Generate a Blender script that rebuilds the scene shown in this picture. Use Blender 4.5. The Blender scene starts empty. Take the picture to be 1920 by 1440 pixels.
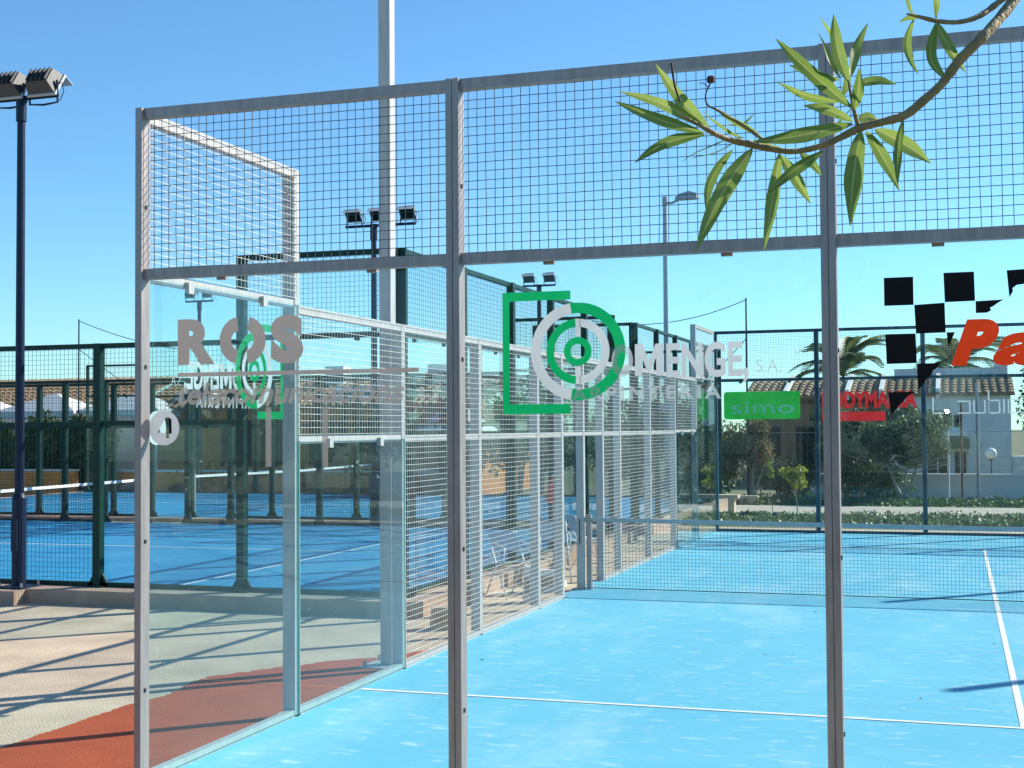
import bpy, math, random
import numpy as np
from mathutils import Vector, Matrix
random.seed(4); RNG = np.random.default_rng(4)
S = bpy.context.scene; COL = S.collection

# ------------------------------------------------------------------ camera, sky, sun, exposure
CAM = np.array([4.5918, -6.8853, 2.0837]); YAW, PITCH, ROLL, FPX = 0.3187, 0.0329, -0.0068, 2523.13
def _axes():
    cy, sy, cp = math.cos(YAW), math.sin(YAW), math.cos(PITCH)
    f = np.array([-sy*cp, cy*cp, math.sin(PITCH)]); r0 = np.array([cy, sy, 0.]); u0 = np.cross(r0, f)
    return f, r0*math.cos(ROLL)+u0*math.sin(ROLL), -r0*math.sin(ROLL)+u0*math.cos(ROLL)
CF, CR, CU = _axes()
cam = bpy.data.cameras.new('camera'); cam.sensor_width = 36; cam.lens = FPX/1920*36; cam.clip_start = .05; cam.clip_end = 2000
co = bpy.data.objects.new('camera', cam); COL.objects.link(co); S.camera = co
co.matrix_world = Matrix(((CR[0], CU[0], -CF[0], CAM[0]), (CR[1], CU[1], -CF[1], CAM[1]), (CR[2], CU[2], -CF[2], CAM[2]), (0, 0, 0, 1)))

SUN_AZ, SUN_EL = math.radians(46), math.radians(33.7)          # azimuth from +Y towards +X
w = bpy.data.worlds.new('World'); S.world = w; w.use_nodes = True
nt = w.node_tree; bg = nt.nodes['Background']
sky = nt.nodes.new('ShaderNodeTexSky'); sky.sky_type = 'NISHITA'; sky.sun_disc = False
sky.sun_elevation = SUN_EL; sky.sun_rotation = SUN_AZ; sky.air_density = 1.0; sky.dust_density = .0; sky.ozone_density = 2.2; sky.altitude = 0
wb = nt.nodes.new('ShaderNodeMix'); wb.data_type = 'RGBA'; wb.blend_type = 'MULTIPLY'; wb.inputs['Factor'].default_value = 1      # the photo's white balance
wb.inputs[7].default_value = (.60, .95, 1.15, 1)
nt.links.new(sky.outputs[0], wb.inputs[6]); nt.links.new(wb.outputs[2], bg.inputs[0]); bg.inputs[1].default_value = .100
sl = bpy.data.lights.new('sun', 'SUN'); sl.energy = 4.8; sl.angle = math.radians(.53); sl.color = (1, .93, .80)
so = bpy.data.objects.new('sun', sl); COL.objects.link(so)
sdir = Vector((math.sin(SUN_AZ)*math.cos(SUN_EL), math.cos(SUN_AZ)*math.cos(SUN_EL), math.sin(SUN_EL)))
so.rotation_euler = sdir.to_track_quat('Z', 'Y').to_euler(); so.location = (8, 5, 12)
S.view_settings.view_transform = 'Standard'; S.view_settings.look = 'None'; S.view_settings.gamma = 1
S.view_settings.use_curve_mapping = False; S.view_settings.exposure = .68
S.render.engine = 'CYCLES'; S.cycles.transparent_max_bounces = 48; S.cycles.max_bounces = 10; S.cycles.transmission_bounces = 8

# ------------------------------------------------------------------ materials
MAT = {}
def _m(name):
    m = bpy.data.materials.new(name); m.use_nodes = True; MAT[name] = m
    return m, m.node_tree, m.node_tree.nodes['Principled BSDF']
def mat(name, col, rough=.6, metal=0., var=.0, scale=8., bump=0., bscale=60., spec=.5, stretch=None, col2=None):
    m, t, p = _m(name); N = t.nodes; L = t.links
    p.inputs['Roughness'].default_value = rough; p.inputs['Metallic'].default_value = metal
    p.inputs['Specular IOR Level'].default_value = spec
    c = (*col, 1); p.inputs['Base Color'].default_value = c
    if var or bump:
        tc = N.new('ShaderNodeTexCoord'); src = tc.outputs['Object']
        if stretch:
            mp = N.new('ShaderNodeMapping'); mp.inputs['Scale'].default_value = stretch
            L.new(src, mp.inputs[0]); src = mp.outputs[0]
    if var:
        n = N.new('ShaderNodeTexNoise'); n.inputs['Scale'].default_value = scale; n.inputs['Detail'].default_value = 6; n.inputs['Roughness'].default_value = .65
        L.new(src, n.inputs['Vector'])
        r = N.new('ShaderNodeValToRGB'); r.color_ramp.elements[0].position = .3; r.color_ramp.elements[1].position = .72
        d = col2 if col2 else tuple(min(1, x*(1+var)) for x in col)
        a = col if col2 else tuple(x*(1-var) for x in col)
        r.color_ramp.elements[0].color = (*a, 1); r.color_ramp.elements[1].color = (*d, 1)
        L.new(n.outputs['Fac'], r.inputs[0]); L.new(r.outputs[0], p.inputs['Base Color'])
        mr = N.new('ShaderNodeMapRange'); mr.inputs['To Min'].default_value = max(0, rough-.1); mr.inputs['To Max'].default_value = min(1, rough+.12)
        L.new(n.outputs['Fac'], mr.inputs['Value']); L.new(mr.outputs[0], p.inputs['Roughness'])
    if bump:
        n2 = N.new('ShaderNodeTexNoise'); n2.inputs['Scale'].default_value = bscale; n2.inputs['Detail'].default_value = 4
        L.new(src, n2.inputs['Vector'])
        b = N.new('ShaderNodeBump'); b.inputs['Strength'].default_value = bump; b.inputs['Distance'].default_value = .02
        L.new(n2.outputs['Fac'], b.inputs['Height']); L.new(b.outputs[0], p.inputs['Normal'])
    return m
mat('galv_sunlit', (.50, .47, .45), .5, .15, .15, 6, .12, 70, stretch=(4, 4, .5))  # lighter copy of galv: sunlight on side fence and pole put into the colour
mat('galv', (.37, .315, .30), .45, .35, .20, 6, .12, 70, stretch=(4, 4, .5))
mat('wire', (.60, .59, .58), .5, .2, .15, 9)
mat('wire_backlit', (.04, .05, .06), .6)  # shade of the backlit end wall mesh put into the wire colour
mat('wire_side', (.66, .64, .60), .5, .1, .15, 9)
mat('edge_dark', (.03, .035, .04), .6)
mat('green_paint', (.006, .038, .030), .42, 0, .25, 5, spec=.18)
mat('green_wire', (.008, .032, .028), .6, spec=.2)
mat('slate_backlit', (.02, .06, .095), .45, 0, .2, 5, spec=.2)  # far frame: its backlit shade is put into this darker colour
mat('bolt', (.06, .06, .065), .45, .6)
mat('concrete', (.56, .44, .315), .9, 0, .22, 1.1, .6, 60)
mat('kerb', (.40, .29, .22), .9, 0, .22, 3, .5, 40)
mat('red_paint', (.40, .066, .016), .85, 0, .18, 2.2, .35, 45)
mat('path', (.44, .38, .31), .95, 0, .2, 2, .4, 30)
mat('soil', (.20, .16, .10), .95, 0, .4, 1.1, .6, 12, col2=(.12, .15, .06))
mat('line', (.72, .72, .70), .8, 0, .06, 10)
mat('white', (.78, .78, .76), .55, 0, .04, 6)
mat('plaster', (.72, .73, .72), .85, 0, .06, 1.5, .25, 30)
mat('terracotta', (.74, .27, .07), .88, 0, .18, 1.8, .3, 25)
mat('ochre', (.22, .13, .065), .88, 0, .2, 1.8, .3, 25)
mat('brown', (.06, .035, .02), .6, 0, .3, 4)
mat('dark_glass', (.008, .014, .014), .35, spec=.12)
mat('tile', (.17, .095, .05), .85, 0, .45, 3.2, col2=(.38, .28, .17))
mat('bark', (.20, .15, .10), .9, 0, .35, 10, .6, 40)
mat('pale_bark', (.36, .33, .27), .9, 0, .3, 10, .6, 40)
mat('twig', (.33, .235, .10), .7, 0, .4, 22, .5, 90)
mat('lamp_grey', (.05, .05, .055), .5, .1, .3, 10)
mat('lamp_side', (.45, .45, .45), .45, .2)
mat('lamp_blue', (.010, .022, .055), .45, spec=.2)
mat('pole_grey', (.36, .38, .42), .5, .2, .1, 4)
mat('globe', (.85, .85, .84), .25)
mat('net_cord', (.012, .02, .045), .8)
mat('tape', (.40, .42, .43), .7, 0, .1, 10)
mat('rust', (.22, .10, .06), .8, 0, .3, 9)
mat('cable', (.015, .015, .018), .5)
mat('dry', (.10, .05, .05), .8)
mat('plastic_white', (.70, .68, .62), .45)
mat('beige_block', (.52, .44, .32), .9, 0, .15, 6, .4, 40)
mat('seat_blue', (.42, .50, .56), .6)
mat('red_cloth', (.55, .03, .025), .8)
mat('panel_glass', (.02, .03, .06), .05, 0)
mat('chrome', (.9, .9, .9), .03, 1)

def court_mat(name, base, pale, dark):
    m, t, p = _m(name); N = t.nodes; L = t.links
    p.inputs['Roughness'].default_value = .85; p.inputs['Specular IOR Level'].default_value = .3
    tc = N.new('ShaderNodeTexCoord')
    def noise(sc, st, det=6, rough=.6):
        mp = N.new('ShaderNodeMapping'); mp.inputs['Scale'].default_value = st; L.new(tc.outputs['Object'], mp.inputs[0])
        n = N.new('ShaderNodeTexNoise'); n.inputs['Scale'].default_value = sc; n.inputs['Detail'].default_value = det; n.inputs['Roughness'].default_value = rough
        L.new(mp.outputs[0], n.inputs['Vector']); return n.outputs['Fac']
    def ramp(src, a, b, ca=0, cb=1):
        r = N.new('ShaderNodeMapRange'); r.inputs['From Min'].default_value = a; r.inputs['From Max'].default_value = b
        r.inputs['To Min'].default_value = ca; r.inputs['To Max'].default_value = cb; L.new(src, r.inputs['Value']); return r.outputs[0]
    def mix(fac, a, b):
        x = N.new('ShaderNodeMix'); x.data_type = 'RGBA'; L.new(fac, x.inputs['Factor'])
        for s, i in ((a, 'A'), (b, 'B')):
            k = [q for q in x.inputs if q.name == i and q.type == 'RGBA'][0]
            if isinstance(s, tuple): k.default_value = (*s, 1)
            else: L.new(s, k)
        return [q for q in x.outputs if q.type == 'RGBA'][0]
    c = mix(ramp(noise(.45, (1, 1, 1)), .35, .68), base, dark)
    c = mix(ramp(noise(.9, (1, .35, 1), 8, .7), .5, .72, 0, .55), c, pale)            # drifts of silica sand
    c = mix(ramp(noise(6, (.7, 1.9, 1), 5, .62), .575, .68, 0, .75), c, pale); c = mix(ramp(noise(2.2, (1, .7, 1), 6, .65), .42, .64, 0, .35), c, dark)          # small pale scuffs
    c = mix(ramp(noise(160, (1, 1, 1), 2), .35, .65, 0, .22), c, dark)
    L.new(c, p.inputs['Base Color'])
    b = N.new('ShaderNodeBump'); b.inputs['Strength'].default_value = .35; b.inputs['Distance'].default_value = .01
    L.new(noise(220, (1, 1, 1), 2), b.inputs['Height']); L.new(b.outputs[0], p.inputs['Normal'])
court_mat('court_blue', (.145, .50, .64), (.46, .66, .70), (.10, .42, .60))
court_mat('court_blue_deep', (.02, .26, .46), (.10, .36, .55), (.015, .20, .41))

def glass_mat(name, tint, f0, film=.012):
    m = bpy.data.materials.new(name); m.use_nodes = True; t = m.node_tree; N = t.nodes; L = t.links; N.clear(); MAT[name] = m
    o = N.new('ShaderNodeOutputMaterial'); g = N.new('ShaderNodeNewGeometry')
    d = N.new('ShaderNodeVectorMath'); d.operation = 'DOT_PRODUCT'; L.new(g.outputs['Incoming'], d.inputs[0]); L.new(g.outputs['Normal'], d.inputs[1])
    def mth(op, a, b=None):
        x = N.new('ShaderNodeMath'); x.operation = op
        for i, s in enumerate((a, b)):
            if s is None: continue
            if isinstance(s, (int, float)): x.inputs[i].default_value = s
            else: L.new(s, x.inputs[i])
        return x.outputs[0]
    a = mth('SUBTRACT', 1., mth('ABSOLUTE', d.outputs['Value'])); fr = mth('ADD', mth('MULTIPLY', mth('POWER', a, 5.), 1-f0), f0)
    tr = N.new('ShaderNodeBsdfTransparent'); tr.inputs[0].default_value = (*tint, 1)
    gl = N.new('ShaderNodeBsdfGlossy'); gl.inputs['Roughness'].default_value = .0; gl.inputs[0].default_value = (.95, 1, 1, 1)
    df = N.new('ShaderNodeBsdfDiffuse'); df.inputs[0].default_value = (.75, .85, .85, 1)     # dust film
    nz = N.new('ShaderNodeTexNoise'); nz.inputs['Scale'].default_value = 1.6; nz.inputs['Detail'].default_value = 7
    tc = N.new('ShaderNodeTexCoord'); mp = N.new('ShaderNodeMapping'); mp.inputs['Scale'].default_value = (1, 1, .35); L.new(tc.outputs['Object'], mp.inputs[0]); L.new(mp.outputs[0], nz.inputs['Vector'])
    dust = N.new('ShaderNodeMapRange'); dust.inputs['From Min'].default_value = .35; dust.inputs['From Max'].default_value = .75; dust.inputs['To Max'].default_value = film; dust.inputs['To Min'].default_value = film*.25; L.new(nz.outputs['Fac'], dust.inputs['Value'])
    vo = N.new('ShaderNodeTexVoronoi'); vo.inputs['Scale'].default_value = 3.1; L.new(tc.outputs['Object'], vo.inputs['Vector'])
    sp = N.new('ShaderNodeMapRange'); sp.inputs['From Min'].default_value = .045; sp.inputs['From Max'].default_value = .015; sp.inputs['To Max'].default_value = .16; L.new(vo.outputs['Distance'], sp.inputs['Value'])
    wv = N.new('ShaderNodeTexNoise'); wv.inputs['Scale'].default_value = 14; L.new(tc.outputs['Object'], wv.inputs['Vector'])
    spm = mth('MULTIPLY', sp.outputs[0], mth('GREATER_THAN', wv.outputs['Fac'], .5)); dm = mth('ADD', dust.outputs[0], spm)
    x0 = N.new('ShaderNodeMixShader'); L.new(dm, x0.inputs[0]); L.new(tr.outputs[0], x0.inputs[1]); L.new(df.outputs[0], x0.inputs[2])
    x = N.new('ShaderNodeMixShader'); L.new(fr, x.inputs[0]); L.new(x0.outputs[0], x.inputs[1]); L.new(gl.outputs[0], x.inputs[2]); L.new(x.outputs[0], o.inputs[0])
glass_mat('glass', (.945, .984, .985), .014, .016)
glass_mat('glass_side', (.91, .975, .982), .010, .009)
mat('glass_edge', (.10, .42, .36), .2)

def film_mat(name, col, trans=.35, clear=0.):
    """self-adhesive film: diffuse + translucent, optionally part clear"""
    m = bpy.data.materials.new(name); m.use_nodes = True; t = m.node_tree; N = t.nodes; L = t.links; N.clear(); MAT[name] = m
    o = N.new('ShaderNodeOutputMaterial'); d = N.new('ShaderNodeBsdfDiffuse'); tl = N.new('ShaderNodeBsdfTranslucent')
    nz = N.new('ShaderNodeTexNoise'); nz.inputs['Scale'].default_value = 3.5; nz.inputs['Detail'].default_value = 8; tc = N.new('ShaderNodeTexCoord'); L.new(tc.outputs['Object'], nz.inputs['Vector'])
    rp = N.new('ShaderNodeValToRGB'); rp.color_ramp.elements[0].position = .3; rp.color_ramp.elements[1].position = .7
    rp.color_ramp.elements[0].color = (*[c*.86 for c in col], 1); rp.color_ramp.elements[1].color = (*[min(.9, c*1.06+.008) for c in col], 1)       # faded, slightly uneven print
    L.new(nz.outputs['Fac'], rp.inputs[0]); L.new(rp.outputs[0], d.inputs[0]); L.new(rp.outputs[0], tl.inputs[0])
    x = N.new('ShaderNodeMixShader'); x.inputs[0].default_value = trans; L.new(d.outputs[0], x.inputs[1]); L.new(tl.outputs[0], x.inputs[2]); out = x
    if clear:
        tp = N.new('ShaderNodeBsdfTransparent'); y = N.new('ShaderNodeMixShader'); y.inputs[0].default_value = clear
        L.new(x.outputs[0], y.inputs[1]); L.new(tp.outputs[0], y.inputs[2]); out = y
    L.new(out.outputs[0], o.inputs[0])
film_mat('film_grey', (.80, .75, .72), .34); film_mat('film_green', (.005, .42, .13), .42)
film_mat('film_taupe', (.46, .36, .32), .3); film_mat('film_taupe_clear', (.46, .37, .33), .3, .25)
film_mat('film_disc', (.72, .66, .66), .28); film_mat('film_black', (.016, .016, .018), .02)
film_mat('film_red', (.80, .055, .012), .30); film_mat('film_clear_grey', (.76, .72, .70), .3, .3)
film_mat('film_simo', (.002, .36, .035), .4); film_mat('film_simo_text', (.62, .85, .80), .45)
film_mat('film_crimson', (.62, .015, .02), .4); film_mat('film_white', (.80, .80, .82), .35, .25)

def leaf_mat(name, a, b, trans=.35, rough=.45, perobj=False):
    m, t, p = _m(name); N = t.nodes; L = t.links
    o = [n for n in N if n.type == 'OUTPUT_MATERIAL'][0]
    if perobj: src = N.new('ShaderNodeObjectInfo').outputs['Random']
    else: src = N.new('ShaderNodeNewGeometry').outputs['Random Per Island']
    r = N.new('ShaderNodeValToRGB'); r.color_ramp.elements[0].color = (*a, 1); r.color_ramp.elements[1].color = (*b, 1)
    if perobj:
        tcn = N.new('ShaderNodeTexCoord'); nz = N.new('ShaderNodeTexNoise'); nz.inputs['Scale'].default_value = 22; nz.inputs['Detail'].default_value = 5; L.new(tcn.outputs['Object'], nz.inputs['Vector'])
        ad = N.new('ShaderNodeMath'); ad.operation = 'MULTIPLY_ADD'; L.new(nz.outputs['Fac'], ad.inputs[0]); ad.inputs[1].default_value = .6; sb = N.new('ShaderNodeMath'); sb.operation = 'SUBTRACT'; L.new(src, sb.inputs[0]); sb.inputs[1].default_value = .30; L.new(sb.outputs[0], ad.inputs[2]); src = ad.outputs[0]
    L.new(src, r.inputs[0]); L.new(r.outputs[0], p.inputs['Base Color']); p.inputs['Roughness'].default_value = rough
    tl = N.new('ShaderNodeBsdfTranslucent'); g = N.new('ShaderNodeHueSaturation'); g.inputs['Value'].default_value = 1.5; g.inputs['Hue'].default_value = .475
    L.new(r.outputs[0], g.inputs['Color']); L.new(g.outputs[0], tl.inputs[0])
    x = N.new('ShaderNodeMixShader'); x.inputs[0].default_value = trans; L.new(p.outputs[0], x.inputs[1]); L.new(tl.outputs[0], x.inputs[2]); L.new(x.outputs[0], o.inputs[0])
leaf_mat('oleander', (.10, .19, .04), (.165, .265, .062), .58, .35, True)
leaf_mat('oleander_rib', (.34, .38, .12), (.42, .44, .16), .4, .5, True)
leaf_mat('olive_leaf', (.045, .075, .035), (.15, .19, .10), .3)
leaf_mat('rust_leaf', (.09, .10, .03), (.24, .20, .08), .3)
leaf_mat('lemon_leaf', (.10, .18, .02), (.32, .36, .04), .4)
leaf_mat('hedge_leaf', (.018, .05, .014), (.07, .14, .03), .3)
leaf_mat('cover_leaf', (.035, .075, .03), (.15, .20, .09), .3)
leaf_mat('palm_leaf', (.05, .10, .03), (.13, .18, .06), .3, .4, True)
leaf_mat('palm_dry', (.22, .17, .07), (.34, .27, .12), .3, .5, True)

# ------------------------------------------------------------------ building helpers
WL = {}                                                           # world location of each object
def put(o, parent=None):
    COL.objects.link(o)
    if parent is not None: o.parent = parent
    return o
def tag(o, label=None, cat=None, group=None, kind=None):
    for k, v in (('label', label), ('category', cat), ('group', group), ('kind', kind)):
        if v: o[k] = v
    return o
def thing(name, label, cat, loc=(0, 0, 0), group=None):
    o = bpy.data.objects.new(name, None); o.empty_display_size = .2; o.location = loc; WL[o] = np.array(loc, float)
    put(o); return tag(o, label, cat, group)
class MB:
    def __init__(s): s.v = []; s.f = []; s.m = []; s.n = 0
    def add(s, vs, fs, mi=0):
        vs = np.asarray(vs, float).reshape(-1, 3); s.v.append(vs)
        for f in fs: s.f.append([i+s.n for i in f]); s.m.append(mi)
        s.n += len(vs); return s
    def hexa(s, p8, mi=0, mis=None):
        fs = [(0, 3, 2, 1), (4, 5, 6, 7), (0, 1, 5, 4), (1, 2, 6, 5), (2, 3, 7, 6), (3, 0, 4, 7)]
        vs = np.asarray(p8, float)
        a, b, c = vs[1]-vs[0], vs[3]-vs[0], vs[4]-vs[0]
        if np.dot(np.cross(a, b), c) < 0: fs = [f[::-1] for f in fs]
        s.v.append(vs)
        for k, f in enumerate(fs): s.f.append([i+s.n for i in f]); s.m.append(mis[k] if mis else mi)
        s.n += 8; return s
    def box(s, x0, x1, y0, y1, z0, z1, mi=0):
        return s.hexa([(x0, y0, z0), (x1, y0, z0), (x1, y1, z0), (x0, y1, z0), (x0, y0, z1), (x1, y0, z1), (x1, y1, z1), (x0, y1, z1)], mi)
    def tube(s, pts, rad, n=8, mi=0, cap=True):
        P = np.asarray(pts, float); R = np.broadcast_to(np.asarray(rad, float), (len(P),))
        T = np.gradient(P, axis=0); T /= np.linalg.norm(T, axis=1)[:, None]+1e-12
        ref = np.array([0, 0, 1.]) if abs(T[0][2]) < .9 else np.array([1., 0, 0]); vs = []
        a = np.cross(T[0], ref); a /= np.linalg.norm(a)
        for i in range(len(P)):
            a = a-T[i]*np.dot(a, T[i]); a /= np.linalg.norm(a)+1e-12; b = np.cross(T[i], a)
            for k in range(n):
                t = 2*math.pi*k/n; vs.append(P[i]+R[i]*(a*math.cos(t)+b*math.sin(t)))
        fs = [(i*n+k, i*n+(k+1) % n, (i+1)*n+(k+1) % n, (i+1)*n+k) for i in range(len(P)-1) for k in range(n)]
        if cap: fs += [tuple(range(n))[::-1], tuple((len(P)-1)*n+k for k in range(n))]
        return s.add(vs, fs, mi)
    def wire(s, a, b, r, mi=0):
        a = np.asarray(a, float); b = np.asarray(b, float); t = b-a; t /= np.linalg.norm(t)
        ref = np.array([0, 0, 1.]) if abs(t[2]) < .9 else np.array([1., 0, 0])
        u = np.cross(t, ref); u /= np.linalg.norm(u); v = np.cross(t, u)
        q = [(u+v)*r*.7, (v-u)*r*.7, (-u-v)*r*.7, (u-v)*r*.7]
        return s.add([a+x for x in q]+[b+x for x in q], [(0, 1, 5, 4), (1, 2, 6, 5), (2, 3, 7, 6), (3, 0, 4, 7)], mi)
    def lathe(s, prof, c=(0, 0, 0), n=16, mi=0):
        vs = [(c[0]+r*math.cos(2*math.pi*k/n), c[1]+r*math.sin(2*math.pi*k/n), c[2]+z) for r, z in prof for k in range(n)]
        fs = [(i*n+k, i*n+(k+1) % n, (i+1)*n+(k+1) % n, (i+1)*n+k) for i in range(len(prof)-1) for k in range(n)]
        return s.add(vs, fs, mi)
    def mesh(s, name, mats, off=(0, 0, 0), smooth=False):
        me = bpy.data.meshes.new(name); V = np.concatenate(s.v)-np.asarray(off); me.from_pydata(V.tolist(), [], s.f)
        for m in ([mats] if isinstance(mats, str) else mats): me.materials.append(MAT[m])
        if not isinstance(mats, str): me.polygons.foreach_set('material_index', s.m)
        if smooth: me.polygons.foreach_set('use_smooth', [True]*len(s.f))
        me.update(); return me
    def build(s, name, mats, parent=None, smooth=False, kind=None, label=None):
        off = WL[parent] if parent is not None else np.zeros(3)
        V = np.concatenate(s.v); c = (V.min(0)+V.max(0))/2; c[2] = V[:, 2].min()
        me = s.mesh(name, mats, c, smooth); o = bpy.data.objects.new(name, me); o.location = c-off; WL[o] = c
        put(o, parent); return tag(o, label, None, None, kind)
def bx(name, m, parent, *a, **k): return MB().box(*a).build(name, m, parent, **k)
def at(px, py, depth):                                           # a viewing direction of the survey photo taken out to a real distance
    return CAM+(CF+CR*(px-960)/FPX-CU*(py-720)/FPX)*depth
def structure(name, m, mb, **k): return tag(mb.build(name, m, **k), kind='structure')
def link_copy(me, name, parent, loc, rot=(0, 0, 0), scale=(1, 1, 1)):
    o = bpy.data.objects.new(name, me); o.location = np.asarray(loc)-(WL[parent] if parent is not None else 0); o.rotation_euler = rot; o.scale = scale
    WL[o] = np.asarray(loc, float); return put(o, parent)
def copy_tree(o, loc, rotz, label=None, parent=None):
    c = o.copy(); put(c, parent)
    if parent is None: c.location = loc; c.rotation_euler.z = rotz
    if label: c['label'] = label
    for ch in list(o.children): copy_tree(ch, None, None, None, c)
    return c

# ------------------------------------------------------------------ ground
structure('ground', 'soil', MB().add([(-400, -60, -.03), (400, -60, -.03), (400, 600, -.03), (-400, 600, -.03)], [(0, 1, 2, 3)]))
def sheet(name, m, x0, x1, y0, y1, z): return structure(name, m, MB().add([(x0, y0, z), (x1, y0, z), (x1, y1, z), (x0, y1, z)], [(0, 1, 2, 3)]))
walk = sheet('walkway', 'concrete', -40, 14, -2.2, 21.3, -.012)
# worn red paint along the outside of the glass, with a ragged edge where it was left unfinished
edge = [(-1.46, y) for y in np.arange(-9, 2.2, .25)]+[(-1.38, 2.4), (-1.42, 2.7), (-1.5, 3.0), (-1.44, 3.3), (-1.30, 3.5), (-1.15, 3.75), (-.98, 3.95), (-.9, 4.15), (-.72, 4.35), (-.5, 4.5), (-.33, 4.75), (-.2, 5.1), (-.13, 5.8), (-.12, 9)]
pts = []
for i in range(len(edge)-1):
    a, b = np.array(edge[i]), np.array(edge[i+1])
    for k in range(8):
        p = a+(b-a)*k/8; amp = .008 if p[1] < 2.3 else .018
        pts.append((p[0]+random.gauss(0, amp), p[1]+random.gauss(0, amp*.5)))
vs = [(x, y, -.008) for x, y in pts]+[(-.05, y, -.008) for x, y in pts]; n = len(pts)
structure('red_painted_strip', 'red_paint', MB().add(vs, [(i, n+i, n+i+1, i+1) for i in range(n-1)]))
sheet('path', 'path', -12, 40, 25.6, 29.4, -.012)

# ------------------------------------------------------------------ padel courts
def floor_lines(floor, M, mk):
    def strip(u0, u1, v0, v1):
        z = .004
        return MB().add([M(u0, v0, z), M(u1, v0, z), M(u1, v1, z), M(u0, v1, z)], [(0, 1, 2, 3)])
    for u in (3.05, 16.95): strip(u-.025, u+.025, .02, 9.98).build('court_line', mk, floor)
    strip(3.078, 16.922, 4.975, 5.025).build('court_line', mk, floor)

def wall(th, Pf, panels, frame, wirem, r=.0023, pw=.09, pd=.10, double=False, clampdark='bolt', pitch=.0508, z0=0., mid=True, clampz=.055, gusset=False, wavy=False, vr=1., ends=True, pane_mat='glass'):
    """panels: (t0, t1, glass height, mesh bottom, top).  Pf(t, n, z): n is the outward offset"""
    def hx(t0, t1, n0, n1, za, zb, mb=None, mi=0, mis=None):
        mb = mb or MB()
        return mb.hexa([Pf(t0, n0, za), Pf(t1, n0, za), Pf(t1, n1, za), Pf(t0, n1, za), Pf(t0, n0, zb), Pf(t1, n0, zb), Pf(t1, n1, zb), Pf(t0, n1, zb)], mi, mis)
    tb = sorted({p[0] for p in panels} | {p[1] for p in panels}); panes = {}
    for t in (tb if ends else tb[1:-1]):
        h = max(p[4] for p in panels if abs(p[0]-t) < 1e-6 or abs(p[1]-t) < 1e-6); w = pw/2
        lo, hi = t-w, t+w
        if t == tb[0]: lo, hi = t-.006, t+pw/2
        if t == tb[-1]: lo, hi = t-pw/2, t+.006
        mb = MB()
        if double and tb[0] < t < tb[-1]:
            hx(lo, t-.002, 0, pd, z0, h, mb); hx(t+.002, hi, 0, pd, z0, h, mb); hx(t-.002, t+.002, .02, pd-.012, z0, h-.01, mb)
        else: hx(lo, hi, 0, pd, z0, h, mb)
        hx(lo-.06, hi+.06, -.0, pd+.06, z0, z0+.010, mb)
        if gusset:
            for sg in (-1, 1):
                e = lo if sg < 0 else hi
                mb.hexa([Pf(e, .03, z0+.01), Pf(e+sg*.10, .03, z0+.01), Pf(e+sg*.10, .06, z0+.01), Pf(e, .06, z0+.01), Pf(e, .03, z0+.16), Pf(e+sg*.012, .03, z0+.16), Pf(e+sg*.012, .06, z0+.16), Pf(e, .06, z0+.16)])
        post = mb.build('post', frame, th)
        for zz in (.55, 1.42, 2.45, 3.4):
            if zz < h: hx(hi, hi+.006, pd*.42, pd*.42+.016, zz, zz+.022).build('bolt', clampdark, post)
    for (t0, t1, gh, mb0, top) in panels:
        a, b = t0+pw/2+.001, t1-pw/2-.001
        if t0 == tb[0]: a = t0+pw/2+.001
        hx(a, b, .006, .066, top-.06, top).build('rail', frame, th)
        if gh: hx(a, b, .006, .066, gh-.02, gh+.04).build('rail', frame, th)
        elif mb0 < .5 and mid: hx(a, b, .006, .056, 1.98, 2.03).build('rail', frame, th)
        if mb0 == 2 and not gh: hx(a, b, .006, .056, 1.98, 2.03).build('rail', frame, th)
        if mb0 < .5 or gh: hx(a, b, .004, .06, z0, z0+.05).build('rail', frame, th)
        if gh:
            g = .012
            pn = hx(t0+g/2, t1-g/2, -.013, -.003, z0+.02, gh, None, 0, [1, 1, 0, 1, 0, 1]).build('glass_pane', [pane_mat, 'glass_edge'], th)
            panes[round(t0)] = pn
            for q in (.26, .74):
                t = t0+(t1-t0)*q
                hx(t-.03, t+.03, -.026, .004, gh-clampz, gh+.015).build('clamp', frame, th)
        m = MB(); za, zb = max(mb0, z0+.03), top-.004; nn = -.006 if not gh else -.004
        ta, tbb = t0+.012, t1-.012
        k = max(1, int(round((tbb-ta)/pitch)))
        for i in range(k+1):
            t = ta+(tbb-ta)*i/k
            if wavy:
                q = [(t+random.gauss(0, .0012), nn+random.gauss(0, .0015), za+(zb-za)*j/4) for j in range(5)]
                for j in range(4): m.wire(Pf(*q[j]), Pf(*q[j+1]), r)
            else: m.wire(Pf(t, nn, za), Pf(t, nn, zb), r*vr)
        k = int(round((zb-za)/pitch))
        for i in range(k+1):
            z = za+(zb-za)*i/k
            if wavy:
                q = [(ta+(tbb-ta)*j/6, nn-r*1.6+random.gauss(0, .0015), z+random.gauss(0, .0016)) for j in range(7)]
                for j in range(6): m.wire(Pf(*q[j]), Pf(*q[j+1]), r)
            else: m.wire(Pf(ta, nn-r*1.6, z), Pf(tbb, nn-r*1.6, z), r)
        if gh:
            pass
        m.build('wire_mesh', wirem, th, kind='stuff')
    return panes
END = [(i*2., i*2.+2, 3., 3.05, 4.) for i in range(5)]
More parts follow.
